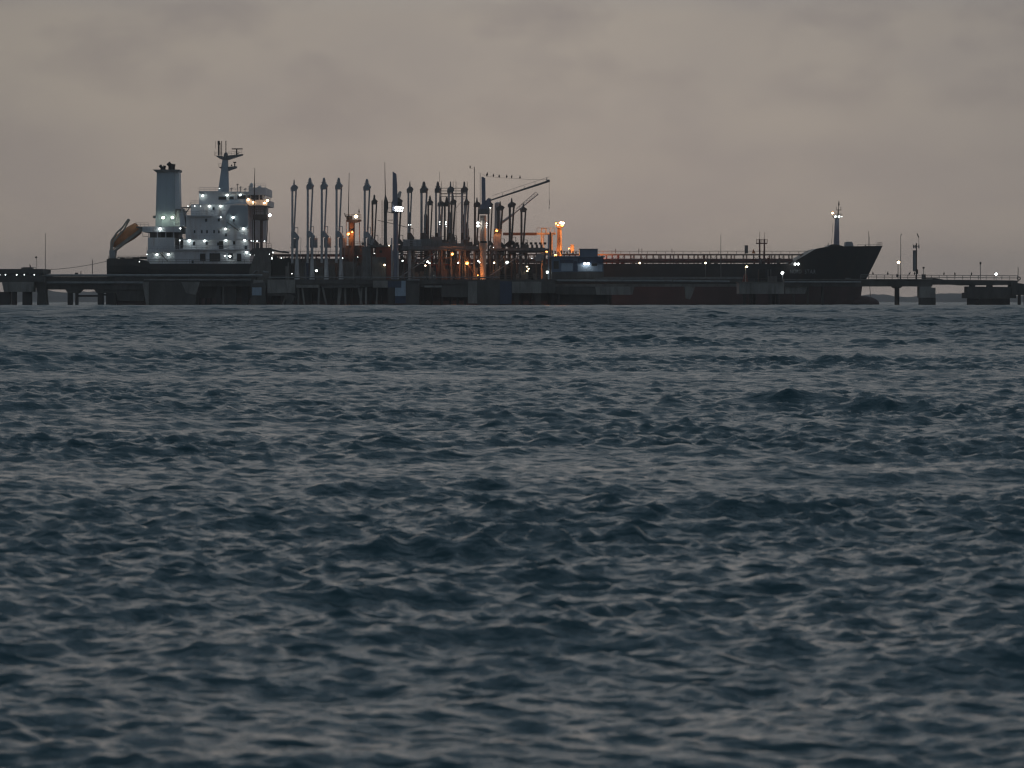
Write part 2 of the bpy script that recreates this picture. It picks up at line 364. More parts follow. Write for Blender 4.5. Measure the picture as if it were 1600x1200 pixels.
# ================================================================== THE TANKER
YN, YC, YF = 890.0, 905.0, 920.0       # near side, centre line, far side
def tanker():
    root = empty('tanker', (PX(772, YC), YC, 0), 'long black hulled oil tanker with white accommodation block, moored behind the loading jetty', 'ship')
    XS = PX(165, YN)
    zk = YN/F
    def zz(py): return PZ(py, YN)
    Z0, ZB = -3.0, zz(447.5)
    stem = [(-3.0, 1340), (zz(472), 1345), (zz(462), 1345.5), (zz(450), 1346), (zz(437), 1353), (zz(384), 1379), (40, 1385)]
    def xe(z): return PX(np.interp(z, [a for a, _ in stem], [b for _, b in stem]), YC)
    dk = [(165, 404.5), (231.5, 404.5), (233, 412), (1248, 412), (1255, 405.5), (1276, 388.6), (1284, 386.6), (1296, 385), (1350, 383.6), (1378, 382.6)]
    def zdeck(px): return zz(np.interp(px, [a for a, _ in dk], [b for _, b in dk]))
    def wid(s, z):
        hi = min(1, max(0, (z - Z0)/(PZ(387, YN) - Z0)))
        B = 15.0
        if s > 0.80:
            t = (s-0.80)/0.20; return B*max(0.0, 1 - t**(1.7 + 1.5*hi))
        if s < 0.16:
            t = 1 - s/0.16; return B*(1 - t**2*(0.95 - 0.80*min(1, hi*1.5)))
        return B
    ss = sorted(set(list(np.linspace(0, 0.16, 9)) + [0.0545, 0.0566] + list(np.linspace(0.16, 0.80, 14)) + list(np.linspace(0.80, 0.925, 44)) + list(np.linspace(0.925, 1, 18))))
    def skin(levels):
        vs = []; nl = None; cols = []
        for s in ss:
            px = 800 + F*(XS + s*(xe(zz(386))-XS))/(YC - wid(s, zz(388)))
            zs = levels(px); nl = len(zs)
            for sg in (-1, 1):
                for z in zs: vs.append((XS + s*(xe(z)-XS), YC + sg*wid(s, z), z))
        fs = []
        for i in range(len(ss)-1):
            for g in (0, 1):
                for k in range(nl-1):
                    a = (i*2+g)*nl+k; b = ((i+1)*2+g)*nl+k; fs.append((a, b, b+1, a+1))
            a = (i*2)*nl+nl-1; b = (i*2+1)*nl+nl-1; fs.append((a, a+2*nl, b+2*nl, b))      # top
            a = (i*2)*nl; b = (i*2+1)*nl; fs.append((a, b, b+2*nl, a+2*nl))                  # bottom
        fs.append(tuple(range(nl)) + tuple(range(2*nl-1, nl-1, -1)))                         # transom
        return MB().add(vs, fs)
    hull = skin(lambda px: [ZB + (zdeck(px)-ZB)*t for t in (0, .25, .5, .75, 1)]).build('hull', 'hull', root)
    skin(lambda px: [Z0, -1, 0, 1.2, 2.6, ZB-0.003]).build('boot_topping', 'boot', root)
    # bulbous bow
    v = []; nn = 12; mm = 10
    c = Vector((PX(1345, YC), YC, PZ(474.5, YC)))
    for i in range(mm+1):
        t = math.pi*i/mm
        for j in range(nn):
            a = 2*math.pi*j/nn; v.append(c + Vector((-math.cos(t)*4.4, math.sin(t)*math.cos(a)*2.2, math.sin(t)*math.sin(a)*1.9)))
    MB().add(v, [(i*nn+j, i*nn+(j+1)%nn, (i+1)*nn+(j+1)%nn, (i+1)*nn+j) for i in range(mm) for j in range(nn)]).build('bulbous_bow', 'boot', root, smooth=True)
    def hully(x, z):
        s = (x-XS)/(xe(z)-XS); return YC - wid(s, z)
    # ship's name
    def word(txt, x0, x1, yb, yt):
        cu = bpy.data.curves.new('lettering', 'FONT'); cu.body = txt; cu.size = 1; cu.space_character = 1.12
        to = bpy.data.objects.new('lettering_source', cu); COL.objects.link(to)
        bpy.context.view_layer.update()
        me = bpy.data.meshes.new_from_object(to.evaluated_get(bpy.context.evaluated_depsgraph_get()))
        bpy.data.objects.remove(to)
        xs = [q.co.x for q in me.vertices]; ys = [q.co.y for q in me.vertices]
        for q in me.vertices:
            fx = (q.co.x-min(xs))/(max(xs)-min(xs)); fy = (q.co.y-min(ys))/(max(ys)-min(ys))
            x = PX(x0+(x1-x0)*fx, YN+3); z = PZ(yb+(yt-yb)*fy, YN+3)
            q.co = Vector((x, hully(x, z)-0.05, z)) - ORG[root]
        me.materials.clear(); me.materials.append(M['letter'])
        o = bpy.data.objects.new('ship_name', me); COL.objects.link(o); o.parent = root; ORG[o] = ORG[root]
    word('NORD', 1234, 1252, 427.3, 421.2); word('STAR', 1257.5, 1275, 427.5, 421.2)
    # draught / tug mark panel on the bow
    # bulwark rail on the poop and low rail on the main deck
    mb = MB()
    for sg in (-1, 1):
        mb.rail((PX(232, YN), YC+sg*14.6, zz(412)), (PX(1238, YN), YC+sg*14.6, zz(412)), 1.0, 3.2, 0.035)
        mb.rail((PX(166, YN), YC+sg*10.5, zz(404.5)), (PX(231, YN), YC+sg*12.5, zz(404.5)), 0.7, 2.5, 0.04)
    mb.build('deck_railing', 'dark', root, kind='stuff')
    # poop bits: winches, bollards, hose reels seen over the bulwark
    rng = random.Random(3)
    for x0, x1, y0 in ((169, 183, 403.5), (187, 194, 402.8), (196, 206, 403.4), (207, 217, 402.4), (219, 230, 401.0)):
        MB().pb(x0, x1, y0, 404.6, YN+4, 3).build('mooring_winch', 'soot', root)
    # ---------------------------------------------------------- accommodation
    ya = YN+1.2
    W = 27.6
    def blk(name, x0, x1, y0, y1, Y=ya, d=None, mat='white'):
        return MB().pb(x0, x1, y0, y1, Y, (2*(YC-Y)) if d is None else d).build(name, mat, root)
    t1 = blk('deckhouse', 273, 390, 391.5, 412); t1a = blk('aft_deckhouse', 229.5, 272.9, 393.5, 412.4, ya+0.5)
    blk('deck_edge', 229, 273, 391.3, 393.4, ya-0.4, mat='white'); 
    blk('aft_block', 231, 272.5, 371.2, 391.2, ya+0.2); 
    blk('aft_block_recess', 234, 272, 362.6, 371.1, ya+2.5, mat='mid')  # darker grey puts the shade under the boat deck into the colour
    for x in (232.5, 246, 259, 271.5): MB().pb(x-0.6, x+0.6, 362.6, 371.1, ya+0.3, 0.2).build('stanchion', 'white', root)
    blk('boat_deck', 222.5, 282, 353.8, 362.5, ya+0.1, d=None)
    MB().prism([(222.5, 357.5), (222.5, 354.0), (205+17, 354.0), (213, 353.6), (213, 356.0)], ya+6, 14).build('stern_platform', 'mid', root)
    MB().rail(P(213, 353.6, ya+6), P(232, 353.6, ya+6), 0.85, 0.9, 0.03, 1).build('stern_railing', 'dark', root)
    blk('deckhouse_tier', 280, 388, 374.6, 389.2, ya+2.0); blk('balcony', 274, 391.5, 389.3, 391.3, ya-0.5)
    blk('accommodation_tier', 290, 388, 357.2, 373, ya+0.9); blk('balcony', 280, 391, 373.1, 374.5, ya+0.0)
    blk('accommodation_tier', 291, 387, 338.2, 357.1, ya+1.0)
    blk('balcony', 290, 331, 336.2, 338.1, ya+0.3); blk('balcony', 339, 352, 354.8, 356.4, ya+0.3, 0.7)
    blk('accommodation_tier', 298, 386.5, 319.0, 336.1, ya+2.0); blk('accommodation_tier', 331.1, 386.6, 336.2, 338.1, ya+1.6)
    blk('wheelhouse_tier', 311, 345, 301.0, 318.9, ya+3.2); blk('parapet', 310.5, 345, 298.6, 300.9, ya+3.0)
    blk('wheelhouse', 345.1, 388, 302.6, 318.9, ya+3.4); blk('wheelhouse_roof', 339.6, 391, 299.4, 302.5, ya+2.6)
    # slanted bulwark in front of the wheelhouse side and lower dark casing
    MB().prism([(352, 318.6), (388, 318.6), (388, 312), (360, 312)], ya+2.9, 0.4).build('wing_bulwark', 'bluep', root)
    MB().prism([(353, 336), (360, 321), (387, 321), (388, 356), (353, 356)], ya+0.6, 0.35).build('side_plating', 'funnel', root)
    # bridge wing carried forward on a curved bracket
    MB().pb(388.5, 415, 293.0, 304.6, ya+1.5, 2*(YC-ya-1.5)).build('bridge_wing', 'white', root)
    MB().prism([(390, 304.7), (413.5, 304.7), (412, 312), (390, 312)], ya+2.3, 24).build('bridge_front', 'glass', root)
    MB().prism([(383.5, 312.1), (418, 312.1), (417.5, 321), (389, 321), (385, 317)], ya+1.9, 25).build('bridge_deck', 'white', root)
    MB().prism([(387.5, 321.1), (417, 321.1), (415, 378), (388.5, 378)], ya+11, 6).build('bridge_front_casing', 'white', root)
    for x in (391, 398, 405, 411): MB().pb(x-0.8, x+0.8, 304.8, 311.9, ya+1.9, 0.25).build('mullion', 'white', root)
    # windows, portholes and doors
    def win(x0, x1, y0, y1, Y):
        f = MB().pb(x0-0.5, x1+0.5, y0-0.5, y1+0.5, Y-0.08, 0.14).build('window', 'bluep', root)
        MB().pb(x0, x1, y0, y1, Y-0.13, 0.09).build('pane', 'glass', f)
    for x0, x1, y0, y1 in ((312.5, 321, 396.3, 407.3), (327.5, 344, 395.8, 408), (356.5, 363.5, 396, 404), (370.3, 377, 396.3, 408)): win(x0, x1, y0, y1, ya)
    for x in (304, 315.3, 323.5, 334.5, 342): win(x-1.1, x+1.1, 359.8, 364.2, ya+0.9)
    for x, y in ((303, 380), (323, 379.5), (341, 381), (365.8, 379), (384, 386.5), (276, 386)): win(x-1.6, x+1.6, y-2, y+3, ya+2.0)
    for x, y in ((322, 344), (342, 343.5), (365, 343.8), (353, 367)): win(x-1.5, x+1.5, y-2, y+2.2, ya+(0.6 if x > 352 and y < 350 else 0.9))
    for x, y in ((333.5, 326), (301, 409)): win(x-1.5, x+1.5, y-2, y+2, ya+(2.0 if y < 400 else 0))
    win(341.5, 353.5, 307.2, 311.8, ya+3.2); win(358, 365, 307, 311.5, ya+3.2); win(371, 384, 305, 310.5, ya+3.2)
    for x0, x1, y0, y1 in ((342, 349, 377, 389), (281.5, 286, 371, 388)): MB().pb(x0, x1, y0, y1, ya+1.8, 0.12).build('doorway', 'soot', root)
    MB().pb(252, 268, 363.5, 370.5, ya+2.3, 0.15).build('doorway', 'soot', root)
    # outside stairs
    for a, b in (((354.5, 347), (373, 360.5)), ((262, 408), (250, 395)), ((290, 333.5), (298.5, 321))):
        m = MB(); m.pbar((a[0], a[1]), (b[0], b[1]), ya-0.1, 0.8); m.pbar((a[0], a[1]-5), (b[0], b[1]-5), ya-0.1, 0.25)
        m.build('outside_stair', 'mid', root)
    # railings of the decks
    m = MB()
    for x0, x1, y, Y in ((274, 391, 389.3, ya-0.4), (280, 391, 373.1, ya+0.1), (290, 331, 336.2, ya+0.4), (298, 311, 319, ya+2.1), (311, 345, 298.6, ya+3.1),
                         (345, 390, 299.4, ya+2.7), (390, 415, 293, ya+1.6), (229, 273, 391.3, ya-0.3), (281, 292, 338, ya+1), (384, 418, 312, ya+2)):
        m.rail(P(x0, y, Y), P(x1, y, Y), 0.85, 1.2, 0.028, 1)
    m.build('deck_railing', 'grey', root, kind='stuff')
    # small gear on the monkey island
    for x, y0, y1, r in ((393, 283.5, 291, 2.4), (405.5, 288.5, 293, 3.4)):
        MB().lathe([(0.1, 0), (r*.15, 0.1), (r*.15, (y1-y0)*.1), (0.05, (y1-y0)*.15)], P(x, y1+2, YC-6), 10).build('satellite_dome', 'white', root, smooth=True)
    for x, y0 in ((371, 287), (376, 291), (390, 290), (362, 293), (383, 294)):
        m = MB(); m.pbar((x, 299.4), (x, y0), YC-5, 0.5); m.pbar((x-2, y0+2), (x+2, y0+1), YC-5, 0.5); m.build('small_aerial', 'mid', root)
    # stern lights gallery posts between funnel and house
    MB().prism([(281, 338), (284, 325), (287.5, 336), (290, 353.6), (281, 353.6)], ya+3, 8).build('ventilator_casing', 'white', root)
    m = MB(); m.pb(283, 298, 323.4, 324.4, ya+3, 5); m.pb(279, 290, 329, 330, ya+3, 5); m.build('catwalk', 'mid', root)
    # ---------------------------------------------------------- funnel
    Yf = YC-3.2
    MB().prism([(242.8, 353.7), (245, 267.5), (272.6, 267.5), (273.5, 353.7)], Yf, 6.4).build('funnel', 'funnel', root)
    MB().prism([(273.6, 353.7), (272.7, 267.6), (279.3, 267.6), (281.5, 353.7)], Yf+0.45, 5.5).build('funnel_front', 'white', root)
    MB().prism([(238.8, 264.8), (280.2, 264.8), (280, 268.2), (244.5, 269.5), (240.5, 266.6)], Yf-0.5, 7.4).build('funnel_cap', 'mid', root)
    for x, y, lean, r, dy in ((252, 258.2, -2.6, 2.4, 1.2), (255.6, 258.8, 0.6, 2.2, 3.2), (265.2, 254.6, -3.0, 3.3, 1.4), (269.6, 256.2, 0.6, 3.0, 4.0)):
        m = MB(); m.pbar((x+1, 265), (x+1, y+3), Yf+dy, r, n=10); m.pbar((x+1, y+4), (x+1+lean*1.2, y), Yf+dy, r*1.05, n=10); m.build('exhaust_pipe', 'soot', root)
    MB().pb(239, 245, 337, 340.5, Yf+0.5, 4).build('funnel_step', 'mid', root)
    m = MB(); m.pb(274, 283, 326.5, 328.5, Yf-1.2, 3); m.pb(280.5, 283, 334, 341, Yf-1, 2); m.pb(274, 276, 328, 340, Yf-1, .3); m.build('funnel_platform', 'mid', root)
    # ---------------------------------------------------------- radar mast
    Ym = YC-1.1
    MB().prism([(340.5, 301), (344, 275), (347.4, 250), (355.6, 250), (356.4, 275), (357, 301)], Ym, 2.2).build('radar_mast', 'funnel', root)
    MB().prism([(348, 249.9), (350, 240), (353, 237), (355, 240), (355.6, 249.9)], Ym+0.2, 1.7).build('mast_head', 'mid', root)
    MB().prism([(336, 243), (347, 243.5), (348, 250), (342.5, 247.5)], Ym-0.6, 3.4).build('mast_platform', 'mid', root)
    MB().prism([(355.5, 243), (379, 240.6), (377.5, 242.5), (369, 245), (356, 249.5)], Ym-0.6, 3.4).build('mast_platform', 'mid', root)
    MB().prism([(356.2, 260.5), (369, 259.6), (368.5, 262), (356.4, 266.4)], Ym-0.8, 3.8).build('mast_platform', 'mid', root)
    MB().prism([(341.5, 260.6), (346.5, 260.6), (346.3, 263), (343.5, 262.6)], Ym-0.5, 3.2).build('mast_platform', 'mid', root)
    for x, y0, y1, r in ((341.7, 220, 243, 1.25), (344, 223, 243, .5), (346.3, 220.5, 243, .6), (353, 220, 238, .7), (336.6, 220, 232, .25), (335.6, 236, 243, .25)):
        m = MB(); m.pbar((x, y1), (x, y0), Ym+1, r)
        if r > 1: m.pbar((x, 226), (x, 220.2), Ym+1, 1.8)
        m.build('mast_aerial', 'soot', root)
    m = MB(); m.pbar((369.8, 243), (369.8, 233.5), Ym+1, 1.3, 1.0); m.pb(362, 379, 231.8, 233.4, Ym+.6, .5); m.pbar((369, 241), (374.5, 238.5), Ym+1, .5); m.build('radar_scanner', 'soot', root)
    m = MB(); m.pbar((366.8, 260), (366.8, 255), Ym+1, .9); m.pb(364.5, 369, 252.8, 254.6, Ym+.8, .5); m.pbar((362, 259.5), (362, 257), Ym+1, 1.4, .6); m.build('radar_scanner', 'soot', root)
    m = MB(); m.rail(P(356, 243, Ym), P(378, 240.8, Ym), .8, .9, .025); m.rail(P(336, 243, Ym), P(347, 243.3, Ym), .8, .8, .025); m.rail(P(341.5, 260.6, Ym), P(346, 260.6, Ym), .8, .6, .025)
    m.build('mast_railing', 'mid', root, kind='stuff')
    # ---------------------------------------------------------- free-fall lifeboat on its ramp
    Yl = YC-2
    b = MB(); ax = [(222, 356.2), (205, 350), (0, 0)]
    c0 = P(221, 360.5, Yl+1.6); c1 = P(177, 390, Yl+1.6); d = (c1-c0); up = Vector((-d.z, 0, d.x)).normalized()
    if up.z < 0: up = -up
    vs = []; nn = 10; st = [(0, .9, .72), (.04, 1.25, .95), (.28, 1.35, 1.05), (.33, 1.35, 1.05), (.7, 1.3, .95), (.88, .9, .68), (1, .15, .2)]
    for t, wy, wz in st:
        for j in range(nn):
            a = 2*math.pi*j/nn; vs.append(c0 + d*t + up*(0.95 + wz*1.62*math.sin(a)) + Vector((0, wy*1.1*math.cos(a), 0)))
    b.add(vs, [(i*nn+j, i*nn+(j+1)%nn, (i+1)*nn+(j+1)%nn, (i+1)*nn+j) for i in range(len(st)-1) for j in range(nn)] + [tuple(range(nn)), tuple(range((len(st)-1)*nn, len(st)*nn))])
    boat = b.build('lifeboat', 'orange', root, smooth=True)
    b = MB()
    for yy in (Yl+0.3, Yl+2.9):
        b.bar(P(222.5, 358.5, yy), P(178.5, 392.5, yy), .32); b.bar(P(221, 356.5, yy), P(175, 391, yy), .12)
    for k in range(8): 
        t = k/7; b.bar(P(222.5-44*t, 358.5+34*t, Yl+.3), P(222.5-44*t, 358.5+34*t, Yl+2.9), .12)
    b.build('launching_ramp', 'buff', root)
    b = MB()
    for yy in (Yl-.2, Yl+3.4):
        b.path([P(173, 391, yy), P(174, 376, yy), P(183, 363, yy), P(191, 356, yy), P(200.5, 342.5, yy)], .22); b.path([P(175, 391, yy), P(177, 378, yy), P(194, 358.5, yy), P(202.5, 343, yy)], .18)
        b.bar(P(183, 363, yy), P(177, 378, yy), .1); b.bar(P(191, 356, yy), P(186, 367, yy), .1)
    b.bar(P(201, 343, Yl-.2), P(201, 343, Yl+3.4), .22); b.build('launching_davit', 'buff', root)
    MB().prism([(170.5, 391), (180, 391), (178.5, 405), (171, 405)], Yl-.4, 4).build('davit_post', 'grey', root)
    b = MB(); b.pb(222.8, 223.4, 363, 369.5, Yl, .1); b.pb(223, 231, 369, 369.6, Yl, 1); b.build('boarding_step', 'mid', root)
    # ---------------------------------------------------------- deck: pipe rack and catwalk
    zd = PZ(412, YN)
    b = MB(); b.pb(400, 1262, 396.9, 399.0, YC-1.2, 2.4); b.build('catwalk_deck', 'brown', root)
    b = MB(); b.rail(P(400, 396.6, YC-1.1), P(1262, 396.6, YC-1.1), .62, 2.1, .05, 0); b.build('catwalk_railing', 'brown', root, kind='stuff')
    x = 404.0; i = 0
    while x < 1258:
        wdt = rng.choice((5, 7, 9)); b = MB()
        for xx in (x, x+wdt): b.pbar((xx, 399), (xx+rng.uniform(-.5, .5), 412), YC-1, .55); b.pbar((xx+1.2, 399), (xx+1.2, 412), YC+1, .5)
        b.pbar((x, 399.5), (x+wdt, 411), YC-1, .3)
        if rng.random() < .6: b.pbar((x+wdt, 399.5), (x, 411), YC-1, .3)
        b.build('catwalk_trestle', rng.choice(('oxide', 'brown', 'dark')), root); x += rng.choice((10, 12, 15, 16, 19)); i += 1
    for k in range(7):
        yy = YC - 7 + k*2.1; zp = PZ(408.5 - (k % 3)*1.3, YC)
        MB().bar((PX(405, YC), yy, zp), (PX(1235, YC), yy, zp), .26+.06*(k % 2), n=8).build('cargo_pipe', 'deckred', root)
    for k in range(95):
        x = rng.uniform(405, 1235); hgt = rng.uniform(2, 7); wd = rng.uniform(2, 7)
        if rng.random() < .4: hgt += 3; wd = rng.uniform(1, 2)
        b = MB(); b.pb(x, x+wd, 412-hgt, 412.2, YN+rng.uniform(1.5, 6), rng.uniform(.6, 2)); 
        if rng.random() < .5: b.pbar((x+wd/2, 412-hgt), (x+wd/2, 412-hgt-2.5), YN+5, .5)
        b.build('deck_fitting', rng.choice(('brown', 'dark', 'oxide', 'oxide')), root)
    for x in (962, 1003, 1050, 998, 1187): 
        m = MB(); m.pbar((x, 396), (x, 388.5), YC, .45); m.pbar((x-1.5, 392.5), (x+1.5, 392.5), YC, .4); m.build('vent_post', 'oxide', root)
    # twin vent posts
    b = MB()
    for x in (1187, 1194.3):
        b.pbar((x, 412), (x, 373.5), YC, 1.4, 1.25, 8); b.pbar((x, 373.5), (x, 362.5), YC, .3)
    b.build('vent_riser', 'oxide', root)
    b = MB(); b.pb(1182, 1199, 379.2, 381, YC-1, 2); b.rail(P(1182, 379.2, YC-1), P(1199, 379.2, YC-1), .8, .6, .05); b.pb(1186, 1200, 404.6, 406, YC-.6, 1.2); b.build('riser_platform', 'oxide', root)
    MB().pb(1163.8, 1168.8, 383.2, 396, YC+3, 1).build('deck_locker', 'mid', root)
    b = MB(); b.prism([(1175, 396), (1177, 389), (1181, 396)], YC+2, 1); b.build('hose_saddle', 'orange', root)
    # ship's hose crane with its lattice jib
    b = MB(); b.lathe([(.95, 0), (.9, 6), (.7, 10.2), (.7, 14.2), (.3, 14.5)], (PX(777.5, YC), YC, PZ(412, YC)), 10); b.build('hose_crane_post', 'grey', root)
    b = MB(); A0, A1 = P(783, 350, YC-.6), P(841, 303.5, YC-.6); B0, B1 = P(785, 345, YC-.6), P(837, 300, YC-.6)
    b.bar(A0, A1, .15, .10); b.bar(B0.lerp(B1, .42), B1, .06)
    for k in range(6, 15):
        b.bar(A0.lerp(A1, k/14), B0.lerp(B1, k/14), .045, n=4); b.bar(A0.lerp(A1, k/14), B0.lerp(B1, max(0, k-1)/14), .04, n=4)
    b.bar(P(778, 352, YC-.6), A0.lerp(A1, .35), .30); b.build('hose_crane_jib', 'grey', root)
    # ---------------------------------------------------------- forecastle gear
    b = MB(); b.prism([(1303, 384), (1305.2, 341), (1311, 341), (1311.6, 384)], YC-.7, 1.3); b.build('foremast', 'blueg', root)
    b = MB(); b.prism([(1292, 386), (1300, 381.6), (1308, 382), (1316, 384), (1322, 386.5)], YN+9, 12); b.build('mast_house', 'hull', root)
    b = MB(); b.prism([(1301.3, 337.2), (1314.5, 336.8), (1312, 340.9), (1304, 340.9)], YC-1.2, 2.4); b.rail(P(1302, 337, YC-1.2), P(1314, 337, YC-1.2), .6, .6, .03); b.build('foremast_platform', 'mid', root)
    b = MB(); b.pbar((1309.6, 337), (1309.8, 327), YC, 1.2, .8); b.pbar((1310, 328), (1310.7, 313.5), YC, .5, .35); b.pb(1306.5, 1314.5, 327.6, 328.5, YC-.3, .6); b.pbar((1310.7, 321), (1310.8, 315), YC, 1.3, .7); b.pb(1313.6, 1314.2, 323.5, 328, YC, .1); b.pb(1306.5, 1307, 323, 328, YC, .1); b.pb(1306, 1316.6, 334.4, 335, YC-.3, .6); b.build('foremast_aerial', 'soot', root)
    b = MB(); b.pbar((1301.5, 349), (1299.2, 381), YC-2, .3); b.build('mast_stay', 'mid', root)
    MB().prism([(1320.5, 387), (1321.5, 378.3), (1323, 377.6), (1331, 377.8), (1332.4, 379), (1334.6, 387)], YC-2, 4).build('windlass_house', 'grey', root)
    for x, y0, r in ((1294, 379, .5), (1357.3, 361, .35), (1358.6, 370, .3), (1352.5, 382, .8)):
        MB().pbar((x, 386.5), (x, y0), YC-1, r).build('deck_post', 'dark', root)
    b = MB(); b.rail(P(1370.5, 384.8, YC-1.2), P(1378.3, 384.4, YC), .85, .5, .04, 1); b.rail(P(1340, 385.2, YC-3), P(1370, 385, YC-1.2), .45, 1.5, .03, 0); b.build('bow_railing', 'dark', root, kind='stuff')
    b = MB(); b.pb(1321, 1329, 434, 437.5, YN+9.5, .2); b.build('anchor', 'mid', root)
    # ---------------------------------------------------------- the ship's lamps
    for x, y, r, m_, Y in ((255, 340, 2.3, 'Lg', Yf-2.0), (269.4, 339.8, 2.1, 'Lg', Yf-2.0), (250, 357.5, 2.8, 'Lw', ya-.4), (281.6, 357, 1.9, 'Lw', ya+.2), (281, 375.6, 1.3, 'Ls', ya+1.5),
            (245, 397.6, 2.2, 'Lw', ya-.1), (263.3, 397.4, 2.3, 'Lw', ya-.1), (295.8, 376.2, 2.9, 'Lw', ya+1.3), (319.8, 376.2, 2.3, 'Lw', ya+1.3), (352.8, 375.4, 2.4, 'Lw', ya+1.3), (382.3, 375.3, 2.4, 'Lw', ya+1.3),
            (352.3, 357.6, 2.3, 'Lw', ya+.2), (380.4, 357.4, 2.7, 'Lw', ya+.2), (345, 339.4, 1.4, 'Ls', ya+.2), (364, 339.6, 2.6, 'Lw', ya+.1),
            (294, 322, 1.2, 'Ls', ya+1.4), (304.2, 322, 1.2, 'Ls', ya+1.4), (313.5, 322, .8, 'Ls', ya+1.4), (327.2, 322, 2.4, 'Lw', ya+1.4), (345, 322, 2.4, 'Lw', ya+1.4),
            (316.6, 305.7, 2.4, 'Lw', ya+2.6), (354.8, 304.8, 2.5, 'Lw', ya+2.3), (375.2, 304.6, 2.3, 'Lw', ya+2.3), (343, 294.5, 1.0, 'Ls', Ym-.6),
            (351.4, 400, 1.3, 'Ls', ya-.5), (359.2, 400.4, 2.6, 'Lw', ya-.6), (385.4, 394.2, 2.3, 'Lw', ya-.6), (391, 398, 1.2, 'Ls', ya-.7), (397.5, 397.8, 1.2, 'Ls', ya-.7),
            (229.5, 397.5, 1.0, 'Ls', ya), (217.8, 409, .9, 'Ls', YN+1.2), (392.5, 376.3, 1.0, 'Ls', ya), (396.5, 376.8, 1.0, 'Ls', ya), (401.6, 376.8, 1.3, 'Ls', ya), (413.3, 377, 1.4, 'Ls', ya),
            (1305.3, 338.4, 2.1, 'Lw', YC-1.8), (1311.2, 338.4, 2.0, 'Lw', YC-1.8), (1315.4, 338.6, .9, 'Ls', YC-1.8), (1301.2, 332.8, 2.0, 'Lr', YC-1.6),
            (1242.6, 412.6, 2.1, 'Lp', YN+.2), (1247.3, 412.6, 2.1, 'Lp', YN+.2), (999.6, 411, 1.5, 'Ly', YN+.1), (1283.5, 390.3, .7, 'Ls', YN+8)):
        lamp(root, x, y, Y, r, m_)
    for x, y, r, m_ in ((387.8, 312, 2.1, 'Lr'), (396, 316, 1.8, 'Lr'), (413, 317, 1.8, 'Lr'), (418, 313.3, 2.2, 'Lr')): lamp(root, x, y, ya+1.2, r, m_)
    lamp(root, 939, 406, YC-4, 1.0, 'Lc', up=-1); lamp(root, 931, 407, YC-4, 1.0, 'Lb', up=-1)  # two added lamps, hidden behind the cabin, to redden the catwalk
    return root
tanker()

# ================================================================== JETTY
YJ = 850.0
def piles(root, xs, y0, y1, Y, r, lean=0.0, mat='pile'):
    for x in xs:
        MB().pbar((x, y0), (x+lean, y1), Y, r, n=8).build('pile', mat, root)
def left_platform():
    Y = YJ-4
    r = empty('jetty_platform', (PX(30, Y), Y, 0), 'concrete jetty head with lit lower gallery at the left edge of the picture', 'jetty')
    MB().pb(-60, 67.5, 420.2, 427.4, Y, 14).build('upper_deck', 'concd', r)
    MB().pb(-60, 69, 431, 440.5, Y, 16).build('lower_deck', 'concd', r)
    MB().pb(-60, 69, 427.5, 430.9, Y+6, 8).build('gallery_wall', 'bluew', r)
    for x in (2, 14, 31, 44, 62): MB().pb(x-1.2, x+1.2, 427.5, 430.9, Y+.4, .5).build('gallery_post', 'dark', r)
    MB().prism([(3, 440.6), (53, 440.6), (51, 456), (6, 456)], Y, 5).build('pile_cap', 'conc', r)
    for x0, x1 in ((-10, 15), (18, 24), (35, 48)): MB().pb(x0, x1, 456.1, 480, Y+1, 3).build('pier_leg', 'pile', r)
    MB().prism([(54, 440.6), (71.5, 440.6), (70, 456), (72.5, 480), (57.5, 480), (58.5, 458)], Y+2, 5).build('pier_leg', 'concd', r)
    for x, q in ((1.5, 1.4), (8.5, 1.2), (26, 1.4), (38, 1.0), (53.5, 1.2)): lamp(r, x, 429.4, Y+1, q, 'Ls')
    m = MB(); m.rail(P(36, 420.2, Y+.3), P(56, 420.2, Y+.3), .35, .9, .04, 0); m.pb(33, 50, 418, 420.1, Y+2, 3); m.build('deck_gear', 'dark', r)
left_platform()
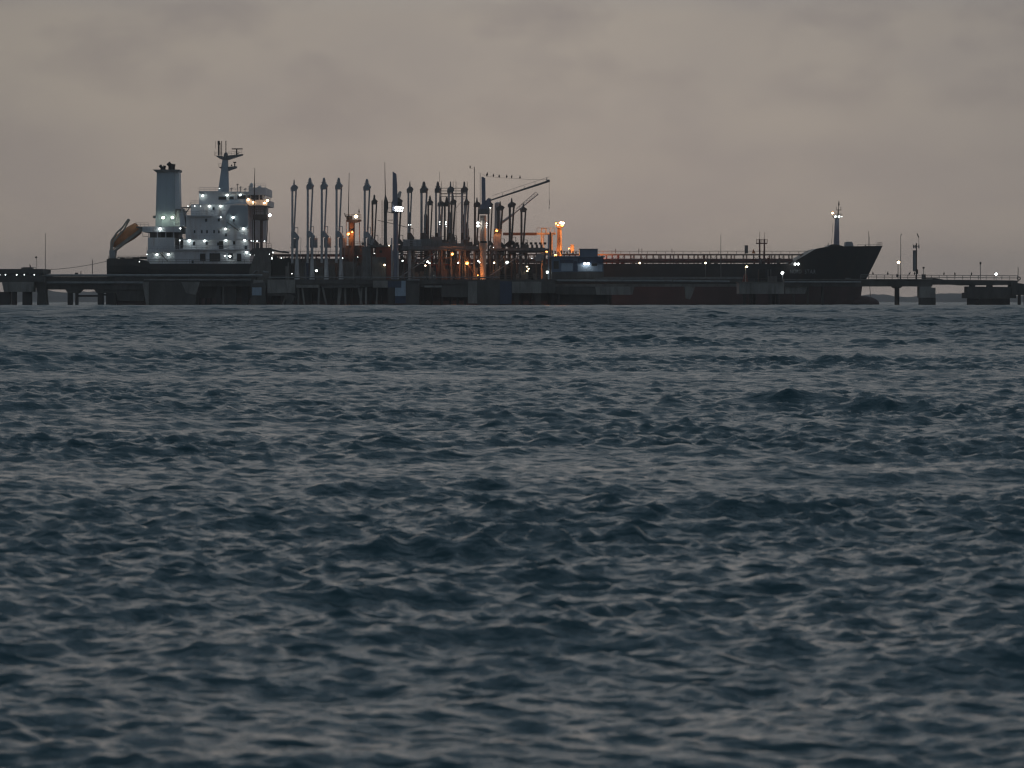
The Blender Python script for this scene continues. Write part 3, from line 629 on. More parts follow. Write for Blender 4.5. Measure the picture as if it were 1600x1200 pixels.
def approach_trestle():
    r = empty('pipe_trestle', (PX(150, YJ), YJ, 0), 'low concrete pipe trestle running from the left jetty head to the loading platform', 'trestle')
    MB().pb(69.6, 398, 432.6, 440.0, YJ+.4, 9).build('deck', 'concd', r)
    MB().pb(69.6, 225, 444.2, 452.3, YJ+.8, 7).build('girder', 'concd', r)
    m = MB(); m.bar(P(66, 430.4, YJ), P(410, 430.6, YJ), .30, n=8); m.build('pipe', 'pipe', r)
    m = MB(); m.bar(P(70, 441.6, YJ), P(224, 441.6, YJ), .26, n=8); m.build('pipe', 'pipe', r)
    m = MB(); m.bar(P(225, 437.5, YJ-.4), P(398, 437.8, YJ-.4), .20, n=8); m.build('pipe', 'mid', r)
    MB().pb(69.6, 225, 443.0, 444.1, YJ+.2, 7).build('ledge', 'conc', r)
    # piers
    for x0, x1 in ((105.5, 113), (117.5, 121.6), (152.5, 161.5), (165.5, 181.5)): MB().pb(x0, x1, 455, 481, YJ+2, 1.6).build('pile', 'pile', r)
    MB().prism([(102, 452.4), (128, 452.4), (122, 458), (106, 458)], YJ+1.4, 4).build('pile_cap', 'concd', r)
    MB().prism([(147, 452.4), (226, 452.4), (224, 470.5), (185, 470.5), (182, 458), (151, 458)], YJ+1.4, 4).build('pile_cap', 'concd', r)
    MB().pb(119, 155, 460.8, 463.8, YJ+2.4, .7).build('brace', 'pile', r)
    MB().pb(159, 168, 459.3, 462, YJ+2.4, .7).build('brace', 'pile', r)
    # caisson
    MB().prism([(222.5, 441), (232, 440.4), (232, 482), (229, 482)], YJ-1.0, 8).build('caisson_face', 'conc', r)
    MB().prism([(232.1, 440.2), (290, 440.2), (306, 456), (305, 482), (232.1, 482)], YJ-.6, 9).build('caisson', 'concd', r)
    MB().prism([(283, 440.4), (312, 440.4), (306, 461), (291, 458)], YJ-.9, .5).build('caisson_patch', 'conc', r)
    MB().pb(306.5, 392, 440.2, 447.5, YJ+1, 8).build('girder', 'concd', r)
    MB().pb(312, 390, 447.6, 466, YJ+5, 3).build('back_wall', 'concd', r)
    for x0, x1 in ((338, 345), (347.5, 350), (352, 369), (378, 388)): MB().pb(x0, x1, 446, 482, YJ+2, 2).build('pile', 'conc' if x1-x0 < 3 else 'pile', r)
    piles(r, (313, 322, 330), 447, 482, YJ+6, 1.6)
    m = MB(); m.pb(117, 121.5, 426, 428.8, YJ+3, 1); m.build('bollard', 'dark', r)
    m = MB(); m.pbar((126.5, 428.6), (126.5, 423.2), YJ+3, .8, .5); m.build('bollard', 'dark', r)
approach_trestle()
def loading_platform():
    r = empty('loading_platform', (PX(620, YJ), YJ, 0), 'wide concrete loading platform on raked piles in the middle, carrying the loading arms', 'jetty')
    Y = YJ-2
    MB().pb(392, 868, 436.6, 443.5, Y, 24).build('deck', 'concd', r)
    MB().pb(392, 868, 443.6, 448.2, Y+.7, 22).build('girder', 'concd', r)
    # front blocks of varied height
    for x0, x1, y0, y1, mt, dy in ((392, 415, 442, 477, 'concd', -.8), (418, 461, 436.9, 458, 'conc', -.6), (463, 499, 444.8, 449.6, 'conc', -.5), (505, 562, 444.6, 449.8, 'concd', -.5), (583, 606, 438.5, 449.5, 'conc', -.5),
                                   (606.2, 616, 441, 475, 'concd', -.4), (634.5, 655, 437.5, 476, 'concd', -.5), (663, 690, 446, 449, 'conc', -.4), (690.2, 731, 446.5, 464, 'concd', -.3), (731.2, 745.5, 439.5, 474, 'conc', -.5), (745.6, 800, 438.6, 477, 'concd', -.2), (800.2, 846, 440, 458, 'conc', -.5), (846.2, 868, 443.6, 458, 'concd', -.7)):
        MB().pb(x0, x1, y0, y1, Y+dy, 4).build('concrete_block', mt, r)
    MB().prism([(395, 443), (412, 441), (410, 437), (396, 437)], Y-.9, 1).build('kerb_block', 'conc', r)
    MB().pb(394, 408.5, 449, 461.5, Y-1.2, .35).build('fender_panel', 'bluep', r)
    MB().pb(617, 634, 449.5, 462.5, Y-1.2, .5).build('fender_panel', 'bluep', r); MB().pb(627, 633.8, 438.7, 449.4, Y-1.1, .5).build('fender_panel', 'bluep', r)
    MB().pb(617, 634, 462.6, 474, Y-1.0, .5).build('fender_panel', 'fendb', r); MB().pb(606.3, 626.8, 439.5, 449.2, Y-.9, .3).build('fender_panel', 'fendb', r)
    MB().pb(781, 799.5, 439.5, 475, Y-.9, .6).build('fender_panel', 'fendb', r)
    MB().pb(636, 656, 436.3, 438.2, Y-1.1, 1).build('kerb_block', 'pipe', r)
    # raked piles
    for a, b, y1 in ((472, 476, 473), (499, 497, 476), (504, 511, 472), (530, 528, 476), (533, 529, 472), (539, 540, 476), (565, 563, 472), (572, 572, 474), (452, 440, 476), (466, 466, 477), (590, 588, 476), (560, 566, 477)):
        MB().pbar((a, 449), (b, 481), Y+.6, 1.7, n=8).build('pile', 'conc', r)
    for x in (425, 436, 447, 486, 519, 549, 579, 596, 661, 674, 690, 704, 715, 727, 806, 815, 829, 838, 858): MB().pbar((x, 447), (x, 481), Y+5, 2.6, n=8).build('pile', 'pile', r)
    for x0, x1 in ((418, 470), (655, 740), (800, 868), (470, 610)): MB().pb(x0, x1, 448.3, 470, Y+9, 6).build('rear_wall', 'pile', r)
    for x0, x1 in ((803, 812), (835, 846)): MB().prism([(x0, 458), (x1, 458), (x1-2, 478), (x0+1, 478)], Y+1, 2).build('pier_leg', 'concd', r)
    MB().prism([(418, 458.1), (450, 458.1), (461, 463), (455, 478), (448, 478), (446, 462), (418, 462)], Y-.4, 3).build('pile_cap', 'concd', r)
    m = MB(); m.rail(P(392, 436.6, Y+.3), P(860, 436.6, Y+.3), .9, 1.6, .03, 1); m.build('railing', 'dark', r, kind='stuff')
    m = MB(); m.bar(P(420, 433.5, Y+2), P(780, 433.5, Y+2), .16, n=8); m.build('pipe', 'pipe', r)
    return r
loading_platform()
def middle_trestle():
    r = empty('pipe_trestle', (PX(1010, YJ), YJ, 0), 'concrete pipe trestle between the blue cabin and the square mooring dolphin', 'trestle')
    MB().pb(868.2, 1158, 436.2, 441.0, YJ+.5, 8).build('deck', 'concd', r)
    m = MB(); m.bar(P(870, 438.4, YJ), P(1050, 438.8, YJ), .24, n=8); m.build('pipe', 'pipe', r)
    m = MB(); m.bar(P(1052, 439.2, YJ), P(1140, 439.8, YJ), .20, n=8); m.build('pipe', 'pipe', r)
    m = MB(); m.bar(P(930, 435.2, YJ+2), P(1160, 435.2, YJ+2), .25, n=8); m.build('pipe', 'mid', r)
    MB().pb(868.2, 1158, 443.6, 447.8, YJ+.9, 6.5).build('girder', 'conc', r)
    MB().prism([(868.2, 447.9), (992, 447.9), (988, 460.5), (958, 460.5), (868.2, 460)], YJ+.6, 6).build('pile_cap', 'concd', r)
    MB().prism([(930, 447.9), (991, 448.0), (988, 460.6), (932, 460.6)], YJ+.2, .38).build('pile_cap_face', 'conc', r)
    MB().pb(857.5, 956, 460.2, 476, YJ+2.5, 4).build('pier_leg', 'pile', r)
    MB().prism([(1070, 447.9), (1086, 447.9), (1083, 458), (1078, 468), (1071.5, 466)], YJ+1, 3).build('corbel', 'conc', r)
    piles(r, (862, 872, 950), 460, 481, YJ+1.5, 2.4)
    m = MB(); m.rail(P(945, 436.2, YJ+.6), P(1158, 436.2, YJ+.6), .55, 2.2, .025, 0); m.build('railing', 'dark', r, kind='stuff')
middle_trestle()
def dolphin():
    Y = 826.0
    r = empty('mooring_dolphin', (PX(1190, Y), Y, 0), 'square concrete mooring dolphin on four dark piles, standing in front of the trestle', 'dolphin')
    MB().pb(1155, 1225, 441.3, 459.2, Y, 9.5).build('pile_cap', 'conc', r)
    MB().pb(1153.5, 1226, 440.3, 441.2, Y-.2, 9.9).build('cap_slab', 'conc', r)
    for x, yy, y1 in ((1163.2, Y+1.5, 482), (1173.5, Y+2.2, 482), (1178.5, Y+4, 481), (1203.5, Y+1.5, 482), (1209.5, Y+3.5, 481), (1215.2, Y+2.4, 482)):
        MB().pbar((x, 459.2), (x, y1+3), yy, 2.9, n=10).build('pile', 'pile', r)
    MB().pb(1201, 1214, 431.2, 440.2, Y+2, 2).build('quick_release_hook', 'dark', r); MB().pb(1185.5, 1196, 421, 440.2, Y+4, 2.5).build('capstan_housing', 'soot', r)
    for x in (1200, 1204.2): MB().pbar((x, 440), (x, 421), Y+3, .6).build('rail_post', 'mid', r)
    m = MB(); m.rail(P(1156, 440.2, Y+.2), P(1224, 440.2, Y+.2), .7, 1.5, .025, 1); m.build('railing', 'dark', r, kind='stuff')
dolphin()
def right_bridge():
    r = empty('jetty_bridge', (PX(1410, YJ), YJ, 0), 'long low footbridge deck with pipe rail running to the right edge on concrete piers', 'bridge')
    MB().pb(1225.5, 1457, 437.0, 447.6, YJ+.3, 5).build('deck', 'concd', r); MB().pb(1225.5, 1457, 436.0, 436.9, YJ, 5.6).build('kerb', 'conc', r)
    MB().prism([(1457.1, 434.8), (1461, 434.2), (1475, 437), (1590, 438.2), (1590, 445), (1504, 446), (1490, 444.8), (1457.1, 444.8)], YJ+.3, 5).build('deck', 'concd', r)
    m = MB(); m.rail(P(1345, 436, YJ+.2), P(1590, 437.6, YJ+.2), .95, 1.72, .065, 1); m.rail(P(1345, 436, YJ+5.2), P(1590, 437.6, YJ+5.2), .95, 1.72, .04, 1); m.build('railing', 'mid', r, kind='stuff')
    m = MB(); m.bar(P(1226, 440.5, YJ), P(1345, 440.8, YJ), .22, n=8); m.build('pipe', 'pipe', r)
    MB().prism([(1394, 447.7), (1410, 447.7), (1407, 450.2), (1397, 450.2)], YJ+1, 3).build('pile_cap', 'concd', r)
    MB().pbar((1401.5, 450), (1401.5, 482), YJ+2.5, 3.8, n=10).build('pile', 'pile', r)
    MB().pb(1436.8, 1455.5, 447.7, 465, YJ-.3, 5).build('pier', 'conc', r); MB().pb(1455.6, 1461.8, 449.5, 465, YJ+.2, 4.2).build('pier', 'conc', r)
    MB().pb(1438, 1462, 465.1, 482, YJ+.1, 4).build('pier_foot', 'concd', r)
    MB().prism([(1511.5, 447.6), (1588, 448.6), (1588, 466), (1507.5, 466), (1507.5, 457.5), (1511.5, 457)], YJ-.2, 6).build('pier', 'concd', r)
    for x in (1520, 1547, 1583): MB().pb(x-4, x+4, 445.2, 448.5, YJ+1, 2.5).build('bearing_block', 'concd', r)
    MB().pb(1514, 1529, 466.1, 482, YJ+.5, 4).build('pier_foot', 'pile', r); MB().pb(1530.6, 1578, 466.1, 482, YJ+.5, 4).build('pier_foot', 'pile', r)
    MB().prism([(1582, 441), (1600, 443.5), (1660, 443.5), (1660, 461), (1581, 461)], YJ-1.2, 8).build('abutment', 'concd', r)
    piles(r, (1592.5, 1602, 1620), 461, 484, YJ-.2, 2.6)
    piles(r, (1240, 1262, 1285), 447.6, 482, YJ+2, 2.2, mat='concd')
    MB().prism([(1228, 447.7), (1262, 447.7), (1258, 459), (1228, 459)], YJ+1, 3).build('pile_cap', 'conc', r)
    MB().pb(1440.5, 1446.5, 428.5, 435.9, YJ+1, .8).build('valve_box', 'dark', r); MB().pb(1441, 1460, 434.3, 435.8, YJ+1, 1).build('valve_base', 'dark', r)
right_bridge()

# ------------------------------------------------------------------ marine loading arms
def arm(name, mats, label):
    """template at (0,0,0), 1 unit = 1 photo pixel at Y 862; the tip stands 159 units over the deck"""
    k = 862/F
    root = empty(name, (0, 0, 0), label, 'loading arm')
    A, B, C = mats
    def V(x, z, y=0): return Vector((x*k, y, z*k))
    m = MB(); m.lathe([(4.6*k, 0), (4.3*k, .2), (2.6*k, 31*k), (2.4*k, 33*k)], V(5, 0), 10); m.build('pedestal', A, root)
    m = MB(); m.bar(V(5, 32), V(5, 66), 1.9*k, n=8); m.bar(V(2.5, 40), V(5, 55), .9*k); m.build('riser', B, root)
    m = MB(); m.box(.6*k, 7.6*k, .3, 2.6, 50*k, 65*k); m.build('counterweight', B, root)
    m = MB(); m.add([V(-3.6, 76, -.3), V(2.2, 76, -.3), V(8.6, 68, -.3), V(7.6, 63, -.3), V(1.5, 67, -.3), V(-3.6, 64, -.3), V(-3.6, 76, .5), V(2.2, 76, .5), V(8.6, 68, .5), V(7.6, 63, .5), V(1.5, 67, .5), V(-3.6, 64, .5)],
                    [(0,1,2,3,4,5), (11,10,9,8,7,6)] + [(i, i+6, (i+1) % 6+6, (i+1) % 6) for i in range(6)]); m.build('trunnion', B, root)
    m = MB(); m.path([V(1.2, 79, .2), V(1.2, 83, .2), V(7, 83, .2), V(7, 72, .2)], .5*k); m.build('trunnion_hoop', B, root)
    m = MB(); m.bar(V(-2.3, 26), V(-2.2, 148), 1.95*k, 1.65*k, 8); m.bar(V(-5.5, 51.5), V(-1, 51.5), .9*k); m.bar(V(-2.2, 97), V(-.6, 97), 1.4*k); m.build('inboard_arm', A, root)
    m = MB(); m.bar(V(1.2, 74, .5), V(4.8, 147, .5), 1.45*k, 1.3*k, 8); m.build('outboard_arm', A, root)
    m = MB(); m.add([V(-3.9, 141, -.35), V(4.0, 141, -.35), V(6.6, 147, -.35), V(5.2, 149, -.35), V(2.8, 151, -.35), V(-.5, 151, -.35), V(-3.9, 147, -.35),
                     V(-3.9, 141, .8), V(4.0, 141, .8), V(6.6, 147, .8), V(5.2, 149, .8), V(2.8, 151, .8), V(-.5, 151, .8), V(-3.9, 147, .8)],
                    [tuple(range(7)), tuple(range(13, 6, -1))] + [(i, i+7, (i+1) % 7+7, (i+1) % 7) for i in range(7)]); m.build('apex_swivel', C, root)
    m = MB(); m.ring(V(.9, 151.5, .2), 3.6*k, 7.6*k, .8*k, R(76)); m.bar(V(.9, 144, .2), V(.9, 159, .2), .55*k); m.bar(V(-1, 151.5, -.7), V(2.6, 151.5, 1.1), .7*k); m.bar(V(.9, 149, .2), V(.9, 158.5, .2), 2.0*k, .9*k); m.build('apex_sheave', C, root)
    if B == 'brown':
        m = MB(); m.bar(V(1.6, 0, 1.2), V(1.6, 104, 1.2), 3.0*k, 2.4*k, 8); m.bar(V(1.6, 104, 1.2), V(1.6, 110, 1.2), 2.4*k, .8*k, 8); m.build('support_column', B, root)
    m = MB(); m.bar(V(11, 35), V(11.6, 68), .35*k); m.build('control_tubing', C, root)
    return root
DK = PZ(436.8, 862)
bigs = [(459, 281, 'leftmost'), (483, 278, ''), (505, 278, ''), (528, 278, ''), (572, 280, '')]
lab_big = ['pale grey loading arm standing farthest left on the platform, nearest the ship house', 'pale grey loading arm, second from the left end of the row',
           'pale grey loading arm, third from the left end of the row', 'blue tinted grey loading arm just left of the orange lit tower', 'pale grey loading arm just right of the orange lit tower']
proto = arm('marine_loader', ('armg', 'grey', 'grey'), lab_big[0])
proto2 = arm('marine_loader', ('dark', 'dark', 'dark'), 'x')
proto3 = arm('marine_loader', ('grey', 'brown', 'mid'), 'x')
GR = 'marine loading arms on the platform'
def place(pr, first, x, ytop, Y, label, sx=1.0, base=436.8):
    loc = (PX(x, Y), Y, PZ(base, Y)); o = pr if first else copy_tree(pr, None, loc)
    o.location = loc; o['label'] = label; o['group'] = GR
    s = (base-ytop)/159.0*Y/862; o.scale = (Y/862*sx, 1, s); o.rotation_euler = (0, 0, R(18*math.sin(x*1.7))); return o
for i, (x, yt, _) in enumerate(bigs): place(proto, i == 0, x, yt, 862, lab_big[i])
smalls = [(584, 304.5, 866, 2, 'short dark loading arm right of the last tall pale arm'), (622.5, 304, 868, 2, 'short dark loading arm half hidden behind the flood lit crane post'),
          (640, 284, 868, 3, 'dark loading arm right of the flood lit crane, purple grey and close folded'), (661, 284, 869, 3, 'tall brown grey loading arm left of the short black one'),
          (671, 306, 866, 2, 'short black loading arm with thin legs beside the tall brown grey one'), (683, 284, 869, 3, 'tall dark loading arm left of the small lattice platform'),
          (688.5, 308, 865, 3, 'short thick loading arm tucked against the tall one left of the lattice platform'), (697, 308, 866, 2, 'short dark loading arm under the left end of the lattice platform'),
          (703.5, 284, 869, 3, 'tall dark loading arm under the middle of the lattice platform'), (707.5, 305, 864, 2, 'short dark loading arm under the right half of the lattice platform'),
          (724.5, 284, 869, 3, 'tall dark loading arm at the right end of the lattice platform'), (728, 306, 865, 3, 'short brown loading arm at the right end of the lattice platform'),
          (744.5, 309, 867, 2, 'short dark loading arm against the left side of the crane with the raised jib'), (765, 310, 868, 2, 'short dark loading arm against the right side of the crane with the raised jib'),
          (781, 315, 866, 2, 'dark loading arm, third from the right end, over an orange lamp'), (799, 309.5, 866, 2, 'dark loading arm, second from the right end of the row'), (817, 318, 866, 2, 'dark loading arm at the right end of the row')]
used = {2: True, 3: True}
for x, yt, Y, kd, lb in smalls:
    place({2: proto2, 3: proto3}[kd], used[kd], x, yt, Y, lb, 0.98 + .14*math.sin(x)); used[kd] = False

# ------------------------------------------------------------------ raised service structure
def service_structure():
    Y = 858.0
    r = empty('service_platform', (PX(690, Y), Y, PZ(436.6, Y)), 'dark raised steel service platform with stairs, pipes and lamps below the crowded loading arms', 'platform')
    MB().pb(628, 747, 384.6, 389.6, Y, 10).build('upper_floor', 'mid', r); MB().pb(622, 748, 389.7, 391.2, Y-.3, 10.6).build('floor_edge', 'dark', r)
    rng = random.Random(21)
    for x0, x1, y0, mt in ((630, 640, 374, 'grey'), (641, 645, 372, 'dark'), (645.5, 658, 374, 'grey'), (660, 673, 373, 'mid'), (673.2, 690, 370, 'mid'), (690.2, 708, 379, 'mid'), (708.2, 714, 375, 'mid'), (714.2, 725, 380, 'mid'), (726, 738, 378, 'brown'), (738.5, 744, 382, 'brown')):
        MB().pb(x0, x1, y0, 384.5, Y+rng.uniform(.6, 2.5), 3).build('control_cabinet', mt, r)
    m = MB()
    for i in range(4): m.pb(633+i*5.6-.3, 633+i*5.6+.3, 375.5, 382.5, Y+.2, .1)
    for y in (375.5, 379, 382.5): m.pb(632.5, 650.2, y-.35, y+.35, Y+.2, .12)
    m.build('window_grid', 'grey', r)
    for x, mt in ((640, 'grey'), (647, 'dark'), (672, 'mid'), (690, 'brown'), (705, 'mid'), (718, 'brown'), (727, 'mid'), (741, 'mid'), (614, 'grey'), (620, 'grey')):
        m = MB(); m.pb(x-1.3 if mt != 'grey' else x-2.2, x+1.3 if mt != 'grey' else x+2.2, 391.3, 436.4, Y+rng.uniform(0, 1.5), .5); m.build('column', mt, r)
    for a, b, mt in (((624.5, 433), (681, 395), 'pipe'), ((640, 392), (652, 407), 'mid'), ((625, 401), (633, 394), 'grey'), ((648, 410), (655, 395), 'grey'), ((720, 396), (742, 430), 'brown'), ((723, 393), (734, 415), 'dark')):
        m = MB(); m.pbar(a, b, Y-.8, .9 if mt == 'pipe' else .6); m.pbar((a[0], a[1]-4), (b[0], b[1]-4), Y-.8, .22)
        m.build('stair', mt, r)
    for k in range(46):
        x = rng.uniform(628, 748); y0 = rng.uniform(393, 415); m = MB()
        if rng.random() < .55: m.pbar((x, y0), (x, 436.4), Y+rng.uniform(1, 6), rng.uniform(.5, 1.3))
        else: m.pbar((x, y0), (x+rng.uniform(8, 26), y0), Y+rng.uniform(1, 6), rng.uniform(.4, 1.0))
        m.build('pipe', rng.choice(('brown', 'mid', 'brown', 'redw', 'dark')), r)
    for k in range(14):
        x = rng.uniform(640, 745); MB().pb(x, x+rng.uniform(4, 9), rng.uniform(418, 429), 436.5, Y+rng.uniform(.5, 5), 1.5).build('valve_skid', rng.choice(('dark', 'brown', 'mid')), r)
    m = MB(); m.rail(P(628, 384.6, Y+.2), P(747, 384.6, Y+.2), .95, 1.1, .03, 1); m.build('railing', 'dark', r, kind='stuff')
    # small lattice platform high between the arms
    Y2 = 872
    m = MB()
    for y in (294, 298.3, 302.5, 307): m.pb(688, 730, y-.4, y+.4 if y != 302.5 else y+.9, Y2, .3)
    for x in (689.5, 708, 712.5, 730): m.pbar((x, 384), (x, 283.5), Y2, .4)
    m.pbar((687, 284), (687, 268), Y2, .28); m.pbar((712.5, 325), (726, 309), Y2, .3); m.build('lattice_platform', 'dark', r)
    for y in (365, 372, 377):
        x = 690 + rng.uniform(-1, 1)
    for x, y, q, mt in ((668, 409, 2.3, 'Lw'), (671, 411, 1.6, 'Lw'), (664.6, 415, 1.3, 'Ly'), (706.6, 397, 2.4, 'Lb'), (729.8, 411.5, 2.9, 'Lb'), (716, 410.6, 1.7, 'Lw'), (629, 407.6, 1.5, 'Lw'),
                        (687, 346.8, 1.0, 'Lw'), (687, 350.5, 1.0, 'Ls'), (697, 347, 1.2, 'Lw'), (696.5, 350.5, 1.2, 'Lw'), (697.3, 353.8, .8, 'Ls'), (638.5, 351.5, 1.0, 'Ls'), (642, 351.3, .9, 'Ls'), (641.5, 373.5, .8, 'Ls')):
        lamp(r, x, y, Y-.9 if y > 380 else Y+3, q, mt)
    return r
service_structure()
def pipe_manifold():
    Y = 859.0
    r = empty('pipe_manifold', (PX(818, Y), Y, PZ(436.6, Y)), 'dark pipe manifold with rows of valves between the crane and the blue cabin', 'manifold')
    rng = random.Random(9)
    MB().pb(764, 858, 388.2, 391.4, Y, 8).build('upper_floor', 'mid', r); MB().pb(793, 852, 387.0, 394.6, Y+1, 5).build('header_pipe', 'dark', r)
    for k in range(8): x = 799+k*7.2; MB().pb(x, x+4.2, 378.6, 382, Y+2, 1).build('valve_actuator', 'soot', r)
    for k in range(7): x = 801+k*7.2; MB().pb(x, x+3.6, 382.2, 387, Y+2.4, .8).build('valve_body', 'dark', r)
    MB().prism([(795, 387), (801, 379), (797, 375), (787, 383)], Y+1, 2).build('hose_bundle', 'soot', r)
    MB().pb(771, 783, 366, 388, Y+1, 3).build('control_cabinet', 'grey', r); MB().pb(771.5, 784, 358, 366, Y+1, 3).build('lamp_bracket', 'dark', r)
    for x in (766, 775, 777.5, 790, 812, 815, 838, 852): MB().pb(x-1, x+1, 391.5, 436.4, Y+rng.uniform(.2, 3), .5).build('column', rng.choice(('mid', 'brown', 'brown')), r)
    for a, b, q in (((765, 431), (816, 397), .9), ((766, 399), (774, 392), .6), ((781, 409), (788, 400), .5)):
        m = MB(); m.pbar(a, b, Y-.8, q); m.pbar((a[0], a[1]-4), (b[0], b[1]-4), Y-.8, .22); m.build('stair', 'pipe', r)
    for k in range(26):
        x = rng.uniform(764, 858); y0 = rng.uniform(393, 420); m = MB()
        if rng.random() < .5: m.pbar((x, y0), (x, 436.4), Y+rng.uniform(1, 6), rng.uniform(.4, 1.1))
        else: m.pbar((x, y0), (x+rng.uniform(6, 18), y0), Y+rng.uniform(1, 6), rng.uniform(.4, 1.0))
        m.build('pipe', rng.choice(('mid', 'dark', 'brown', 'pipe')), r)
    for k in range(10):
        x = rng.uniform(770, 850); MB().pb(x, x+rng.uniform(5, 11), rng.uniform(414, 428), 436.5, Y+rng.uniform(.8, 5), 1.5).build('valve_skid', rng.choice(('dark', 'mid', 'soot')), r)
    MB().prism([(834, 404), (840, 396), (848, 396), (850, 402), (846, 408), (838, 408)], Y+.5, 2).build('hose_drum', 'pipe', r)
    MB().pb(856, 858.4, 367, 436.4, Y+1, .4).build('column', 'bluep', r); MB().pb(859, 861.5, 364, 436.4, Y+2, .4).build('column', 'dark', r)
    for x, y, q, mt in ((792.2, 410, 2.9, 'Lw'), (772, 410.5, 1.4, 'Ly'), (855.3, 425.3, 2.9, 'Lw'), (747.3, 407.8, 1.6, 'Lw'), (749.6, 410, 1.6, 'Lw'), (776, 360.5, 2.3, 'Lo'), (771, 386.5, .8, 'Ls'), (831, 404, .7, 'Ls')):
        lamp(r, x, y, Y-.9, q, mt)
    for x, y in ((823.5, 416.5), (826, 420), (824, 423.5)): lamp(r, x, y, Y-.6, .8, 'Ly', 1.6)
pipe_manifold()
def left_skids():
    Y = 858.0
    r = empty('valve_skid', (PX(430, Y), Y, PZ(436.6, Y)), 'dark clutter of valve skids and hoses on the left end of the loading platform', 'valve skid')
    rng = random.Random(33)
    MB().prism([(388, 436.5), (390, 420), (398, 398), (405, 392), (422, 392), (424, 436.5)], Y+4, 4).build('tower_base', 'dark', r)
    MB().prism([(424.1, 436.5), (424.1, 404), (428, 397), (436, 405), (452, 402), (460, 436.5)], Y+5, 3).build('hose_rack', 'soot', r)
    for x0, x1, y0, mt in ((412, 420, 425, 'mid'), (421, 432, 418, 'mid'), (433, 445, 420, 'dark'), (446, 452, 416, 'dark'), (462, 476, 412, 'dark'), (495, 505, 415, 'dark'), (510, 524, 413, 'dark'), (536, 556, 409, 'dark'), (556.2, 572, 415, 'mid'), (476, 482, 409, 'fendb')):
        MB().pb(x0, x1, y0, 436.5, Y+rng.uniform(4, 6), 2).build('valve_body', mt, r)
    m = MB(); m.path([P(392, 434, Y), P(396, 427, Y), P(401, 423, Y), P(404, 424, Y)], .22); m.build('hose', 'mid', r)
    m = MB(); m.path([P(411, 424, Y), P(414, 425, Y), P(420, 425.3, Y)], .18); m.build('hose', 'pipe', r)
    for x in (450, 553, 478): MB().pbar((x, 436.5), (x-1 if x != 450 else x+.5, 410), Y+1, .9).build('post', 'mid', r)
    for k in range(14):
        x = rng.uniform(425, 600); MB().pbar((x, rng.uniform(398, 410)), (x+rng.uniform(-3, 3), 436.5), Y+7, rng.uniform(.6, 1.4)).build('pipe', rng.choice(('mid', 'dark')), r)
    MB().pb(430, 610, 398.5, 401.0, Y+9, 1).build('pipe_rack_beam', 'deckred', r)
    MB().pb(430, 560, 404, 436, Y+9.5, .8).build('pipe_rack_back', 'dark', r)
    m = MB(); m.path([P(424, 390, Y+4), P(436, 393, Y+4), P(452, 395, Y+4)], .2); m.build('hose', 'dark', r)
    for x, y, q, mt in ((494.6, 423, 2.6, 'Lw'), (456, 427.6, 1.0, 'Ls'), (535.4, 403.3, 1.1, 'Ls'), (424.5, 403, 1.0, 'Ls'), (426.5, 394.5, 1.6, 'Ls'), (439.5, 403.2, 1.0, 'Ls'), (421, 397, .8, 'Ls'), (425, 404, 1.6, 'Ls')):
        lamp(r, x, y, Y-.6, q, mt)
left_skids()
def red_tank():
    Y = 857.0
    r = empty('red_equipment_shed', (PX(598, Y), Y, PZ(436.6, Y)), 'rust red equipment shed on the platform left of the flood lit crane', 'shed')
    MB().pb(588, 611, 386, 436.5, Y+2, 5).build('wall', 'redw', r); MB().pb(578, 612, 383, 385.9, Y+1.6, 6).build('roof', 'dark', r)
    MB().pb(581, 603, 402, 436.5, Y+.8, 1).build('locker', 'dark', r); MB().pb(593, 597, 391, 395, Y+1.9, .2).build('louvre', 'soot', r)
    MB().pb(566, 580, 385.5, 436.5, Y+3, 3).build('tank', 'mid', r)
    lamp(r, 601, 414, Y-.2, 1.5, 'Ly'); lamp(r, 585, 396, Y-.2, .8, 'Ls'); lamp(r, 559, 401.5, Y-.2, .7, 'Ls'); lamp(r, 608, 383.8, Y+.6, .9, 'Ly')
    for k in range(5):
        m = MB(); x = 565+k*9; m.pb(x, x+4, 379+k % 2*2, 382.8, Y+3, 1); m.pbar((x+2, 382), (x+2, 372+k % 3*2), Y+3, .3); m.build('roof_valve', 'dark', r)
red_tank()
